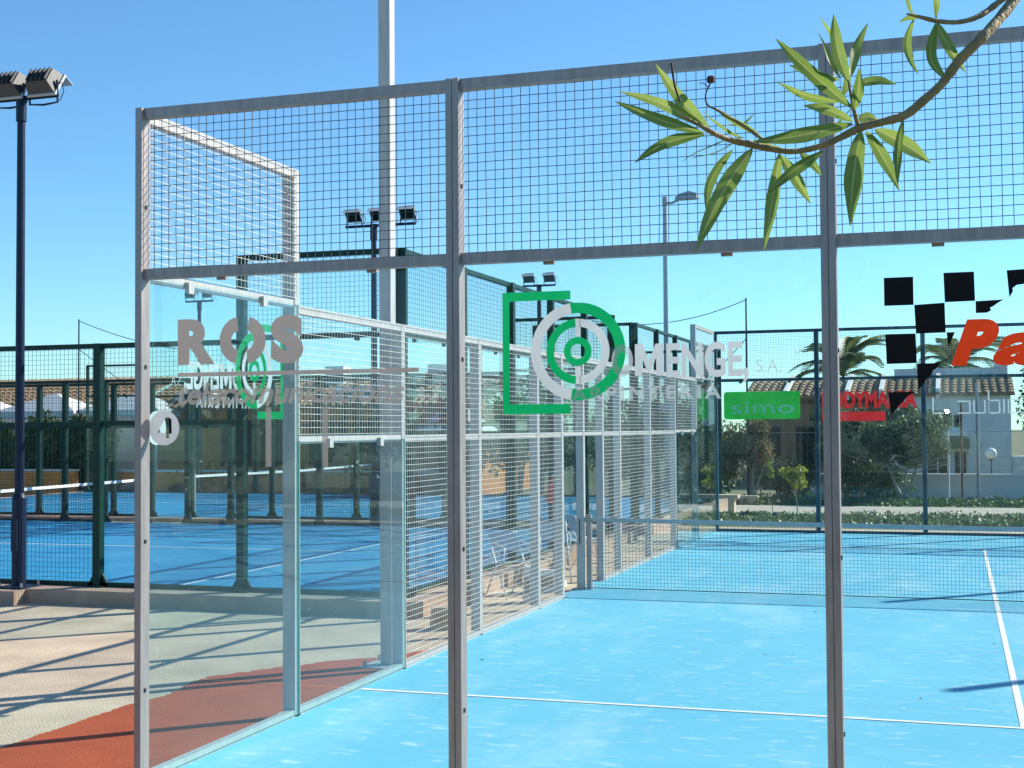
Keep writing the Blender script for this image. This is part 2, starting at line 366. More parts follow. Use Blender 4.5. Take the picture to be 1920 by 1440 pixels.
SIDE = [(0., 2., 3., 3.05, 4.), (2., 4., 2., 2.05, 3.), (4., 6., 0, 0, 3.), (6., 8., 0, 0, 3.), (8., 9., 0, 0, 3.), (9., 10., 0, 2, 3.), (10., 11., 0, 2, 3.),
        (11., 12., 0, 0, 3.), (12., 14., 0, 0, 3.), (14., 16., 0, 0, 3.), (16., 18., 2., 2.05, 3.), (18., 20., 3., 3.05, 4.)]

# --- the near court
fl = structure('court_floor', 'court_blue', MB().box(-.13, 10.13, -.02, 20.12, -.2, 0.))
floor_lines(fl, lambda u, v, z: (v, u, z), 'line')
near = thing('glass_wall', 'grey framed glass end wall with lettering, nearest the camera under the mesh', 'court wall', (5, 0, 0))
P_near = wall(near, lambda t, n, z: (t, .04-n, z), END, 'galv', 'wire_backlit', .0024, .075, .09, True, clampz=.034, wavy=True)
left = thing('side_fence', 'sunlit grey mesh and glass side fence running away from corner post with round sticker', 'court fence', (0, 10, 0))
P_left = wall(left, lambda t, n, z: (-n, t, z), SIDE, 'galv_sunlit', 'wire_side', .0024, .08, .10, vr=.6, ends=False, pane_mat='glass_side')
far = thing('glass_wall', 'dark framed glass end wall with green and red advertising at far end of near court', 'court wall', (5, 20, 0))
P_far = wall(far, lambda t, n, z: (t, 20+n, z), END, 'slate_backlit', 'wire_backlit', .0024, .085, .10)
right = thing('side_fence', 'mesh and glass side fence on the far right, beyond the picture edge', 'court fence', (10, 10, 0))
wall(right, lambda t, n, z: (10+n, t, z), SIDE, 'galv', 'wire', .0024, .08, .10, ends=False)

# --- the two green courts, turned a quarter, on raised slabs
def green_court(y0, which, wr):
    zf = .17; x0 = -1.5
    sb = structure('court_slab', 'kerb', MB().box(-22.1, x0+.42, y0-.45, y0+10.3, -.2, zf-.006))
    f = structure('court_floor', 'court_blue_deep', MB().box(x0-20, x0, y0, y0+10, zf-.1, zf))
    M = lambda u, v, z: (x0-u, y0+v, zf+z)
    floor_lines(f, M, 'line')
    for nm, lab, cat, loc, Pf, pan in (
        ('side_fence', f'dark green side fence along the front kerb of the {which}', 'court fence', (x0-10, y0, zf), lambda t, n, z: M(t, -n, z), SIDE),
        ('side_fence', f'dark green side fence along the back of the {which}', 'court fence', (x0-10, y0+10, zf), lambda t, n, z: M(t, 10+n, z), SIDE),
        ('glass_wall', f'tall green framed glass end wall of the {which}, beside the walkway', 'court wall', (x0, y0+5, zf), lambda t, n, z: M(-n, t, z), END)):
        th = thing(nm, lab, cat, loc)
        wall(th, Pf, pan, 'green_paint', 'green_wire', wr, .10, .10, pitch=.06, gusset=True)
    # net
    nt_ = thing('court_net', f'white taped net across the {which}', 'net', (x0-10, y0+5, zf))
    net_parts(nt_, lambda s, z: (x0-10, y0+s, zf+z), 10, 'white', .055)
def net_parts(th, Pn, L, tapem, pitch):
    hh = lambda s: .92-.04*(1-abs(s-L/2)/(L/2))
    m = MB(); k = int(L/pitch)
    for i in range(1, k):
        s = L*i/k; m.wire(Pn(s, .015), Pn(s, hh(s)), .002)
    q = int(.9/pitch)
    for j in range(q):
        z = .015+j*pitch
        for i in range(20): 
            s0, s1 = L*i/20, L*(i+1)/20
            m.wire(Pn(s0, z*hh(s0)/.92), Pn(s1, z*hh(s1)/.92), .002)
    m.build('net_cords', 'net_cord', th, kind='stuff')
    t = MB()
    for i in range(20):
        s0, s1 = L*i/20, L*(i+1)/20; a0, a1 = np.array(Pn(s0, hh(s0))), np.array(Pn(s1, hh(s1))); d = (a1-a0)/np.linalg.norm(a1-a0); nrm = np.cross(d, (0, 0, 1))*.006
        dn = np.array((0, 0, -.05)); up = np.array((0, 0, .004))
        t.hexa([a0+dn-nrm, a1+dn-nrm, a1+dn+nrm, a0+dn+nrm, a0+up-nrm, a1+up-nrm, a1+up+nrm, a0+up+nrm])
    t.build('top_tape', tapem, th)
    MB().tube([Pn(L*i/10, .02) for i in range(11)], .005, 6).build('bottom_cord', 'net_cord', th)
    for s in (.06, L-.06):
        p = np.array(Pn(s, 0)); MB().box(p[0]-.03, p[0]+.03, p[1]-.03, p[1]+.03, p[2], p[2]+.96).build('net_post', 'galv', th)
nn_ = thing('court_net', 'dark sagging net with grey tape across the near blue court', 'net', (5, 10, 0))
net_parts(nn_, lambda s, z: (s, 10-.10*math.sin(math.pi*min(1, max(0, z)))*0+.0, z), 10, 'tape', .045)
green_court(7.4, 'green court behind the kerb', .0022)
green_court(19.25, 'farther green court', .0016)

# ------------------------------------------------------------------ lettering and film on the glass
def text_mb(s, rect, y, offset=.0, shear=0., sx=1., thick=.0008, mi=0, space=1.):
    cu = bpy.data.curves.new('lettering', 'FONT'); cu.body = s; cu.size = 1; cu.offset = offset; cu.shear = shear; cu.space_character = space; cu.resolution_u = 6
    o = bpy.data.objects.new('lettering_tmp', cu); COL.objects.link(o)
    dg = bpy.context.evaluated_depsgraph_get(); dg.update(); me = o.evaluated_get(dg).to_mesh()
    V = np.array([v.co[:] for v in me.vertices]); F = [list(p.vertices) for p in me.polygons]
    o.evaluated_get(dg).to_mesh_clear(); bpy.data.objects.remove(o); bpy.data.curves.remove(cu)
    lo, hi = V.min(0), V.max(0); x0, x1, z0, z1 = rect
    X = x0+(V[:, 0]-lo[0])/(hi[0]-lo[0])*(x1-x0); Z = z0+(V[:, 1]-lo[1])/(hi[1]-lo[1])*(z1-z0)
    mb = MB(); mb.add(np.stack([X, np.full_like(X, y), Z], 1), F, mi); return mb
def poly_mb(loops, y, mb=None):
    mb = mb or MB()
    for l in loops: mb.add([(x, y, z) for x, z in l], [tuple(range(len(l)))])
    return mb
def arc_mb(cx, cz, ro, ri, a0, a1, y, mb=None, n=28, ex=1.):
    mb = mb or MB(); A = np.radians(np.linspace(a0, a1, n))
    vs = [(cx+ro*ex*math.cos(t), y, cz+ro*math.sin(t)) for t in A]+[(cx+ri*ex*math.cos(t), y, cz+ri*math.sin(t)) for t in A]
    return mb.add(vs, [(i, i+1, n+i+1, n+i) for i in range(n-1)])
Y0 = -.0005+.0005                                                   # film sits on the outer face of the pane (pane outer face at y=.003)
YD = .0422
p1, p2, p3 = P_near[0], P_near[2], P_near[4]
# joiner's sign: bracket, split rings, lettering
def joiner_sign(pane, f):
    out = []
    out.append((poly_mb([[(2.265, 2.82), (2.265, 2.16), (2.305, 2.16), (2.305, 2.82)], [(2.305, 2.82), (2.305, 2.772), (2.65, 2.772), (2.65, 2.82)], [(2.305, 2.212), (2.305, 2.16), (2.645, 2.16), (2.645, 2.212)]], 0), 'bracket_film', 'film_green'))
    cx, cz = 2.688, 2.492
    g = arc_mb(cx, cz, .262, .205, -99, 99, 0); arc_mb(cx, cz, .175, .132, 94, 266, 0, g); arc_mb(cx, cz, .077, .040, 0, 360, 0, g, 40)
    out.append((g, 'ring_film', 'film_green'))
    g = arc_mb(cx, cz, .262, .205, 99, 261, 0); arc_mb(cx, cz, .175, .132, -86, 86, 0, g)
    poly_mb([[(2.674, 2.668), (2.674, 2.572), (2.705, 2.572), (2.705, 2.666)], [(2.674, 2.412), (2.674, 2.318), (2.705, 2.318), (2.705, 2.412)]], -.0004, g)
    out.append((g, 'ring_film', 'film_grey'))
    out.append((text_mb('O', (2.873, 2.99, 2.352, 2.522), -.0008, .05), 'lettering', 'film_clear_grey'))
    M = [(0, 0), (0, 1), (.27, 1), (.5, .46), (.73, 1), (1, 1), (1, 0), (.75, 0), (.75, .58), (.57, .14), (.43, .14), (.25, .58), (.25, 0)]
    out.append((poly_mb([[(3.0+u*.152, 2.354+v*.168) for u, v in M]], -.0008), 'lettering', 'film_grey'))
    out.append((text_mb('ENGE,', (3.168, 3.597, 2.312, 2.524), -.0008, .03, space=1.0), 'lettering', 'film_grey'))
    out.append((text_mb('S.A.', (3.635, 3.76, 2.362, 2.428), -.0008, .0), 'lettering', 'film_clear_grey'))
    out.append((text_mb('ARPINTERIA', (2.652, 3.452, 2.23, 2.302), -.0012, .03, space=1.35), 'lettering', 'film_clear_grey'))
    for g, nm, m in out:
        g.v = [np.array([f(*p) for p in v]) for v in g.v]; g.build(nm, m, pane)
joiner_sign(p2, lambda x, y, z: (x, YD+y, z))
joiner_sign(P_left[0], lambda x, y, z: (.0022+y, 1.36-(x-2.688)*.98, z))           # the same sign on the side pane, facing outwards
# telecom sign
text_mb('R', (.25, .50, 2.47, 2.74), YD, .06).build('lettering', 'film_taupe', p1)
g = arc_mb(.664, 2.606, .138, .058, 98, 258, YD, None, 24, .97); arc_mb(.699, 2.606, .138, .058, -82, 78, YD, g, 24, .97)
g.build('lettering', 'film_taupe', p1)
text_mb('S', (.865, 1.075, 2.465, 2.745), YD, .07).build('lettering', 'film_taupe', p1)
poly_mb([[(.25, 2.40), (1.785, 2.40), (1.785, 2.424), (.25, 2.424)]], YD).build('underline_film', 'film_taupe', p1)
text_mb('telecomunicacions', (.25, 1.70, 2.235, 2.365), YD, .03, shear=.25).build('lettering', 'film_taupe_clear', p1)
for x in (.832, 1.192): poly_mb([[(x, 1.872), (x+.037, 1.872), (x+.037, 2.215), (x, 2.215)]], YD).build('strip_film', 'film_taupe_clear', p1)
# round court number with the 4 cut out of it
g = MB(); cx, cz, n = .158, 2.10, 40
cut = [(-.045, -.028), (.012, .062), (.034, .062), (.034, -.010), (.052, -.012), (.052, -.034), (.034, -.034), (.034, -.062), (.014, -.062), (.014, -.030)]
ring = [(.103*math.cos(2*math.pi*k/n), .103*math.sin(2*math.pi*k/n)) for k in range(n)]
vs = [(cx+x, YD, cz+z) for x, z in ring]+[(cx+x, YD, cz+z) for x, z in cut]
from mathutils.geometry import tessellate_polygon
tr = tessellate_polygon([[Vector((x, z, 0)) for x, z in ring], [Vector((x, z, 0)) for x, z in cut]])
g.add(vs, [tuple(t) for t in tr]); g.build('number_sticker', 'film_disc', p1)
g = MB(); g.add([(.0022, .165-(v[0]-cx), v[2]) for v in vs], [tuple(t) for t in tr]); g.build('number_sticker', 'film_grey', P_left[0])
MB().add([(cx+x, YD-.001, cz+z) for x, z in [(.034, .062), (.05, .05), (.052, -.012), (.052, -.034), (.034, -.034)]], [(0, 1, 2, 3, 4)]).build('number_shadow_film', 'film_black', p1)
# chequered flag and red name
q = [[(4.26, 2.82), (4.40, 2.82), (4.40, 2.68), (4.26, 2.68)], [(4.543, 2.833), (4.685, 2.833), (4.688, 2.69), (4.547, 2.688)], [(4.403, 2.68), (4.546, 2.686), (4.549, 2.54), (4.409, 2.538)],
     [(4.262, 2.538), (4.407, 2.538), (4.411, 2.392), (4.268, 2.39)], [(4.69, 2.688), (4.82, 2.692), (4.79, 2.675), (4.77, 2.66), (4.757, 2.655), (4.76, 2.64), (4.74, 2.63), (4.69, 2.63)],
     [(4.553, 2.54), (4.592, 2.54), (4.575, 2.50), (4.56, 2.465)], [(4.411, 2.39), (4.522, 2.39), (4.505, 2.365), (4.487, 2.355), (4.48, 2.335), (4.45, 2.305), (4.43, 2.275), (4.415, 2.262)],
     [(4.272, 2.25), (4.405, 2.252), (4.365, 2.23), (4.345, 2.205), (4.32, 2.18), (4.285, 2.135)], [(4.835, 2.833), (4.978, 2.838), (4.96, 2.80), (4.93, 2.785), (4.92, 2.765), (4.88, 2.76), (4.86, 2.745), (4.862, 2.73), (4.845, 2.70)]]
for l in q: poly_mb([l[::-1]], YD).build('chequer_film', 'film_black', p3)
text_mb('P', (4.57, 4.795, 2.375, 2.60), YD-.0006, .07, shear=.33).build('lettering', 'film_red', p3)
text_mb('a', (4.765, 4.985, 2.372, 2.53), YD-.0010, .045, shear=.33).build('lettering', 'film_red', p3)
for pn, dx in ((p1, -.024), (p2, -.011)):
    for o in pn.children: o.location.x += dx
# far wall advertising
YF = 19.9955+.0075
def yf(k): return 20.0018-k*.0012+.0000
f0, f2, f4 = P_far[0], P_far[2], P_far[4]
rr = []
for (x, z, a) in ((1.62, 2.72, 0), (.24, 2.72, 90), (.24, 2.29, 180), (1.62, 2.29, 270)):
    for k in range(5):
        t = math.radians(a+k*22.5); rr.append((x+.06*math.cos(t), z+.06*math.sin(t)))
poly_mb([rr], 20.0022).build('banner_film', 'film_simo', f0)
text_mb('simo', (.33, 1.56, 2.34, 2.58), 20.0010, .0, space=1.05).build('lettering', 'film_simo_text', f0)
text_mb('BODYMANIA', (2.10, 3.88, 2.42, 2.76), 20.0022, .05).build('lettering', 'film_crimson', f2)
poly_mb([[(2.10, 2.18), (3.3, 2.18), (3.3, 2.36), (2.10, 2.36)]], 20.0022).build('band_film', 'film_crimson', f2)
def frame_letter(mb, x0, x1, z0, z1, sides, w=.028):
    R = {'l': (x0, x0+w, z0, z1), 'r': (x1-w, x1, z0, z1), 'b': (x0, x1, z0, z0+w), 't': (x0, x1, z1-w, z1)}
    for s in sides:
        a = R[s]; mb.add([(a[0], 20.0022, a[2]), (a[1], 20.0022, a[2]), (a[1], 20.0022, a[3]), (a[0], 20.0022, a[3])], [(0, 1, 2, 3)])
g = MB()
frame_letter(g, 4.16, 4.36, 2.30, 2.62, 'lb'); frame_letter(g, 4.62, 4.85, 2.30, 2.55, 'tr'); frame_letter(g, 4.62, 4.86, 2.30, 2.34, 'b'); frame_letter(g, 4.90, 5.12, 2.30, 2.56, 'lrb')
frame_letter(g, 5.16, 5.38, 2.30, 2.56, 'lrbt'); frame_letter(g, 5.16, 5.20, 2.30, 2.74, 'l'); frame_letter(g, 5.43, 5.46, 2.30, 2.57, 'l'); frame_letter(g, 5.51, 5.78, 2.30, 2.57, 'ltb')
g.build('lettering', 'film_white', f4)

# ------------------------------------------------------------------ floodlight masts and lamps
def flood_parts(th, c, yaw, tilt=-38, s=1.):
    R = Matrix.Rotation(yaw, 3, 'Z') @ Matrix.Rotation(math.radians(tilt), 3, 'X')
    c = np.asarray(c, float); T = lambda p: c+np.array(R @ Vector(p))*s
    body = MB(); F = [(-.16, .0, -.13), (.16, .0, -.13), (.16, .0, .13), (-.16, .0, .13)]; B = [(-.13, -.13, -.09), (.13, -.13, -.09), (.13, -.13, .09), (-.13, -.13, .09)]
    body.hexa([T(p) for p in F+B]); 
    for k in range(5): x = -.11+k*.055; body.hexa([T((x+dx, -.13-dy, dz)) for dy in (0, .03) for dx, dz in ((-.006, -.08), (.006, -.08), (.006, .08), (-.006, .08))])
    b = body.build('lamp_housing', 'lamp_grey', th)
    MB().hexa([T(p) for p in [(-.175, .0, -.145), (.175, .0, -.145), (.175, .0, .145), (-.175, .0, .145), (-.175, .028, -.145), (.175, .028, -.145), (.175, .028, .145), (-.175, .028, .145)]]).build('lens_rim', 'lamp_side', b)
    MB().hexa([T(p) for p in [(-.15, .029, -.12), (.15, .029, -.12), (.15, .029, .12), (-.15, .029, .12), (-.15, .033, -.12), (.15, .033, -.12), (.15, .033, .12), (-.15, .033, .12)]]).build('lens', 'dark_glass', b)
    MB().hexa([T(p) for p in [(-.175, .028, .135), (.175, .028, .135), (.175, .16, .15), (-.175, .16, .15), (-.175, .028, .142), (.175, .028, .142), (.175, .16, .157), (-.175, .16, .157)]]).build('visor', 'lamp_side', b)
    for sx in (-1, 1):
        MB().tube([T((sx*.17, -.05, 0)), c+np.array(Matrix.Rotation(yaw, 3, 'Z') @ Vector((sx*.17, -.03, -.2)))*s, c+np.array(Matrix.Rotation(yaw, 3, 'Z') @ Vector((0, -.03, -.215)))*s], .012*s, 6).build('bracket', 'lamp_blue', th)
def mast(label, base, h, r, floods, m='lamp_blue', yaw=0., square=False, group='floodlight masts', plate=True, fs=1., fz=.2):
    th = thing('floodlight_mast', label, 'floodlight', base, group); b = np.array(base)
    if square: MB().box(b[0]-r, b[0]+r, b[1]-r, b[1]+r, b[2], b[2]+h).build('pole', m, th)
    else: MB().lathe([(r*1.7, 0), (r*1.7, 1.1), (r*1.15, 1.16), (r*.95, h-.32), (r*1.25, h-.32), (r*1.25, h)], b, 14).build('pole', m, th, smooth=False)
    if plate:
        p = bx('base_plate', m, th, b[0]-.2, b[0]+.2, b[1]-.2, b[1]+.2, b[2], b[2]+.015)
        for sx in (-1, 1):
            for sy in (-1, 1): MB().lathe([(.016, 0), (.016, .05), (.0, .05)], (b[0]+sx*.16, b[1]+sy*.16, b[2]+.015), 6).build('bolt', 'galv', p)
        if not square: bx('access_door', 'lamp_blue', th, b[0]-.045, b[0]+.045, b[1]-r*1.7-.012, b[1]-r*1.3, b[2]+.45, b[2]+.85)
    if not floods: return
    xs = [f[0] for f in floods]; ca, sa = math.cos(yaw), math.sin(yaw); z = b[2]+h
    bar = [b+np.array((x*ca, x*sa, h-.03)) for x in (min(xs)-.18, max(xs)+.18)]
    MB().tube(bar, .03, 10).build('crossbar', m, th)
    for x, fy, tl in floods:
        c = (b[0]+x*ca, b[1]+x*sa, z+fz); flood_parts(th, c, yaw+fy, tl, fs)
        e = np.array(c)+np.array((.18*ca, .18*sa, .02)); MB().tube([e, e+(.06, 0, -.02), e+(.09, 0, -.12), e+(.04, 0, -.22), e+(-.02, 0, -.25)], .006, 5).build('cable', 'cable', th)
mast('blue black mast with twin floodlights rising in front of the green fence at left edge', (-6.46, 7.08, .164), 6.12, .052, [(-.14, 0, -35), (.36, 0, -35)], fs=1.2, fz=.11)
th_ = [o for o in COL.objects if o.name == 'floodlight_mast'][0]
bx('footing', 'kerb', th_, -9.6, -6.25, 6.70, 6.947, -.012, .158)
mast('mast with three floodlights standing between the two green courts', (-6.70, 18.35, -.01), 6.30, .06, [(-.45, math.pi, -35), (.10, math.pi, -35), (.75, math.pi, -35)])
mast('distant mast with two floodlights above the green bracket of the sign', (-6.8, 30.2, -.02), 6.25, .06, [(-.31, math.pi, -35), (.31, math.pi, -35)])
mast('distant mast with two floodlights seen over the side glass by the corner post', (-18.0, 30.2, -.02), 6.2, .06, [(-.31, 0, -35), (.31, 0, -35)])
mast('tall pale square light pole rising out of frame behind the side fence', (-.22, 4.16, -.012), 6.6, .055, [(-.1, -math.pi/2, -30), (.3, -math.pi/2, -30)], 'galv_sunlit', 0, True, 'square light poles of the near court')
mast('square light pole beyond right picture edge beside the net', (10.22, 9.8, -.012), 5.3, .055, [], 'galv', math.pi/2, True, 'square light poles of the near court')
mast('square light pole beyond right picture edge near the far wall', (10.22, 15.9, -.012), 6.0, .055, [], 'galv', math.pi/2, True, 'square light poles of the near court')
th = thing('street_lamp', 'grey street lamp with one flat head above the mesh', 'street lamp', (-3.13, 30.4, -.03)); b = np.array((-3.13, 30.4, -.03))
MB().lathe([(.11, 0), (.11, .6), (.085, .7), (.06, 8.4), (.075, 8.4), (.075, 8.62), (0, 8.62)], b, 12).build('pole', 'pole_grey', th)
MB().tube([b+(0, 0, 8.45), b+(.2, 0, 8.43), b+(.36, 0, 8.5)], .035, 8).build('arm', 'pole_grey', th)
hd = MB(); prof = [(.30, .05, .04), (.42, .12, .09), (.70, .16, .13), (.92, .13, .09), (1.0, .02, .02)]
vs = []
for x, wy, hz in prof: vs += [b+np.array((x, -wy, 8.52+(x-.3)*.02-.02)), b+np.array((x, wy, 8.52+(x-.3)*.02-.02)), b+np.array((x, wy*.7, 8.52+hz*1.6)), b+np.array((x, -wy*.7, 8.52+hz*1.6))]
hd.add(vs, [(i*4+k, i*4+(k+1) % 4, i*4+4+(k+1) % 4, i*4+4+k) for i in range(4) for k in range(4)]+[(3, 2, 1, 0), (16, 17, 18, 19)])
hd.build('lamp_head', 'pole_grey', th)
def wire_pole(label, base, h, ends):
    th = thing('wire_pole', label, 'pole', base); b = np.array(base, float)
    MB().lathe([(.035, 0), (.022, h), (0, h)], b, 8).build('pole', 'lamp_blue', th)
    for z, e, sag in ends:
        a = b+(0, 0, z); e = np.array(e, float); P = [a+(e-a)*t-np.array((0, 0, 4*sag*t*(1-t))) for t in np.linspace(0, 1, 17)]
        MB().tube(P, .012, 5, cap=False).build('wire', 'cable', th)
wire_pole('thin dark pole with sagging wire behind the far wall', (-1.0, 31.2, -.03), 5.75, [(5.7, (-5.6, 31.6, 5.25), .35), (4.6, (-2.4, 31.2, 3.1), 0)])
wire_pole('thin dark pole with wires above the green fence at left', (-23.2, 31.2, -.03), 5.85, [(5.8, (-19.6, 31.6, 4.75), .12), (4.85, (-20.9, 31.2, 3.3), 0)])

# ------------------------------------------------------------------ things on the walkway beside the net
def chair(label, loc, rz):
    th = thing('folding_chair', label, 'chair', (0, 0, 0), 'folding chairs by the side fence')
    for s in (-.21, .21):
        MB().tube([(s, -.25, 0), (s, .0, .42), (s, .16, .72), (s, .19, .80)], .011, 8).build('leg', 'white', th, smooth=True)
        MB().tube([(s*.92, .26, 0), (s*.92, .05, .36), (s*.92, -.16, .455)], .011, 8).build('leg', 'white', th, smooth=True)
        MB().tube([(s, -.18, .46), (s, -.2, .62), (s, .0, .66), (s, .14, .66)], .011, 8).build('armrest', 'white', th, smooth=True)
    MB().hexa([(-.2, -.19, .435), (.2, -.19, .435), (.2, .15, .40), (-.2, .15, .40), (-.2, -.19, .45), (.2, -.19, .45), (.2, .15, .415), (-.2, .15, .415)]).build('seat', 'seat_blue', th)
    MB().hexa([(-.2, .10, .55), (.2, .10, .55), (.2, .115, .55), (-.2, .115, .55), (-.2, .18, .80), (.2, .18, .80), (.2, .195, .80), (-.2, .195, .80)]).build('backrest', 'seat_blue', th)
    MB().tube([(-.21, .26, .012), (.21, .26, .012)], .011, 8).build('crossbar', 'white', th)
    th.location = loc; th.rotation_euler.z = rz; return th
c0 = chair('white tube folding chair nearest the square light pole', (-.74, 9.15, -.012), .9)
copy_tree(c0, (-.70, 10.9, -.012), .45, 'white tube folding chair between two others behind the net opening')
copy_tree(c0, (-.75, 12.6, -.012), 2.2, 'white tube folding chair beyond the net opening')
def block(label, x, y, sx, sy, sz, m, rz=0.):
    th = thing('concrete_block', label, 'block', (x, y, -.012), 'blocks on the walkway')
    o = MB().hexa([(x-sx, y-sy, -.012), (x+sx, y-sy, -.012), (x+sx, y+sy, -.012), (x-sx, y+sy, -.012), (x-sx*.9, y-sy*.9, sz), (x+sx*.9, y-sy*.9, sz), (x+sx*.9, y+sy*.9, sz), (x-sx*.9, y+sy*.9, sz)]).build('body', m, th)
    MB().box(x-sx*.55, x+sx*.55, y-sy*.95-.004, y-sy*.95, sz*.25, sz*.7).build('recess', 'kerb', th)
    th.rotation_euler.z = rz
block('pale hollow concrete block lying near the first folding chair', -.55, 6.35, .13, .1, .22, 'beige_block', .2)
block('tall pale block beside the entrance post', -.30, 8.62, .06, .10, .42, 'plastic_white', -.2)
block('squat pale block just outside the net opening', -.42, 9.75, .14, .1, .26, 'plastic_white', .1)
block('brown block against the raised kerb', -.98, 8.3, .1, .14, .25, 'kerb', 0)
th = thing('umbrella', 'closed red sun umbrella in a white foot behind the net opening', 'umbrella', (-.52, 10.35, -.012)); b = np.array((-.52, 10.35, -.012))
MB().lathe([(.016, 0), (.016, 1.48), (0, 1.48)], b, 10).build('pole', 'galv', th)
MB().lathe([(.17, .0), (.17, .06), (.05, .10), (.03, .22)], b, 14).build('foot', 'plastic_white', th)
MB().lathe([(.07, 1.10), (.115, 1.13), (.085, 1.25), (.045, 1.38), (.012, 1.46)], b, 9).build('canopy', 'red_cloth', th)
th = thing('cable', 'loose black cable hanging from the net post', 'cable', (-.04, 10.1, 0))
MB().tube([(-.05, 9.92, .92), (-.06, 9.95, .6), (-.03, 10.15, .42), (-.08, 10.02, .3), (-.05, 10.2, .18), (-.1, 10.05, .05), (-.1, 10.5, -.005)], .007, 6).build('cord', 'cable', th, smooth=True)

# ------------------------------------------------------------------ planting beyond the far wall
def leaves(mb, C, R, n, size, seed, clumps=9, flat=.0):
    g = np.random.default_rng(seed); cc = g.normal(0, 1, (clumps, 3)); cc /= np.linalg.norm(cc, axis=1)[:, None]; cc *= g.uniform(.25, .78, (clumps, 1))
    rs = g.uniform(.26, .5, clumps); k = g.integers(0, clumps, n); d = g.normal(0, 1, (n, 3)); d /= np.linalg.norm(d, axis=1)[:, None]
    p = (cc[k]+d*(g.uniform(.25, 1, (n, 1))**.5)*rs[k][:, None])*np.asarray(R)+np.asarray(C)
    a = g.normal(0, 1, (n, 3)); a /= np.linalg.norm(a, axis=1)[:, None]; b = np.cross(a, g.normal(0, 1, (n, 3))); b /= np.linalg.norm(b, axis=1)[:, None]
    l = size*g.uniform(.6, 1.4, (n, 1)); wd = l*.42
    V = np.stack([p-a*l, p+b*wd, p+a*l, p-b*wd], 1).reshape(-1, 3)
    mb.v.append(V); o = mb.n; mb.f += [[o+4*i, o+4*i+1, o+4*i+2, o+4*i+3] for i in range(n)]; mb.m += [0]*n; mb.n += 4*n
    return mb
def tree(name, label, cat, base, crown_c, crown_r, n, size, lm, stems, seed, bark='bark', group=None, clumps=12):
    th = thing(name, label, cat, base, group); b = np.array(base, float); t = MB(); g = np.random.default_rng(seed)
    for (dx, dy, top, r) in stems:
        e = np.array(crown_c)+np.array((dx, dy, top)); P = [b+(e-b)*s+np.array((math.sin(s*4+seed)*.06, math.cos(s*3)*.05, 0))*s for s in np.linspace(0, 1, 8)]
        t.tube(P, np.linspace(r, r*.35, 8), 8)
        for k in range(5):
            s = P[4+k % 3]; d = g.normal(0, 1, 3); d[2] = abs(d[2])*.7; d /= np.linalg.norm(d)
            t.tube([s, s+d*np.array(crown_r)*.4, s+d*np.array(crown_r)*.8+(0, 0, .05)], [r*.4, r*.25, r*.08], 5)
    t.build('trunk', bark, th, smooth=True)
    leaves(MB(), crown_c, crown_r, n, size, seed, clumps).build('crown', lm, th, kind='stuff'); return th
G1 = 'olive trees beyond the path'
tree('olive_tree', 'olive tree with brownish sparse crown behind the far left corner', 'tree', (-.85, 31.2, -.03), (-1.05, 31.4, 1.55), (1.15, .9, 1.15), 9000, .06, 'rust_leaf', [(.1, 0, -.3, .05), (-.3, .1, -.2, .05), (.45, 0, -.4, .035)], 11, 'pale_bark', G1, 16)
tree('olive_tree', 'dense olive tree with forked trunk right of the red lettering', 'tree', (3.15, 32.0, -.03), (3.15, 32.2, 1.85), (1.55, 1.1, 1.1), 11000, .06, 'olive_leaf', [(-.6, 0, -.5, .06), (.5, .1, -.5, .06), (.1, -.1, -.3, .05)], 12, 'pale_bark', G1, 16)
tree('olive_tree', 'olive tree partly hidden by the grey double post', 'tree', (1.55, 33.2, -.03), (1.3, 33.4, 1.9), (1.3, 1.0, 1.1), 9000, .06, 'olive_leaf', [(-.3, 0, -.4, .05), (.4, .1, -.5, .05)], 13, 'bark', G1, 14)
tree('lemon_tree', 'small young lemon tree with yellow green leaves in the planted strip', 'tree', (.99, 25.4, -.03), (.98, 25.4, .88), (.40, .36, .30), 900, .05, 'lemon_leaf', [(0, 0, -.1, .016)], 14, 'pale_bark', None, 8)
tree('shrub', 'slender yellow leaved shrub beside the lemon tree', 'shrub', (.45, 26.4-1.2, -.03), (.42, 25.2, 1.0), (.10, .1, .28), 110, .045, 'lemon_leaf', [(0, 0, -.1, .01)], 15, 'bark', None, 4)
for i, (x, y, h, rx, lab) in enumerate([(9.2, 36, 2.9, 1.6, 'dark dense tree at the right edge beyond the white house wall'), (7.9, 45.5, 4.8, 1.5, 'tall dark evergreen behind the white house at right edge'),
                                        (-4.6, 33.2, 2.9, 2.3, 'dark evergreen behind the far left corner of near court'), (-8.2, 32.6, 3.4, 2.2, 'dark evergreen behind the white parasol')]):
    tree('evergreen_tree', lab, 'tree', (x, y, -.03), (x, y, h*.62), (rx, rx*.8, h*.5), 7000, .085, 'hedge_leaf', [(0, 0, -.2, .1), (.3, 0, 0, .06)], 20+i, 'bark', 'dark evergreens round the grounds', 18)
for i, (x, lab) in enumerate([(-2.5, 'dark low shrub at the foot of the sparse brownish olive tree'), (-.1, 'dark low shrub behind the young lemon tree'), (2.3, 'dark low shrub under the forked olive tree')]):
    tree('shrub', lab, 'shrub', (x, 33.0, -.03), (x, 33.0, .55), (1.3, .5, .65), 3500, .06, 'hedge_leaf', [(0, 0, -.2, .03)], 70+i, 'bark', 'dark shrubs before the garden wall', 12)
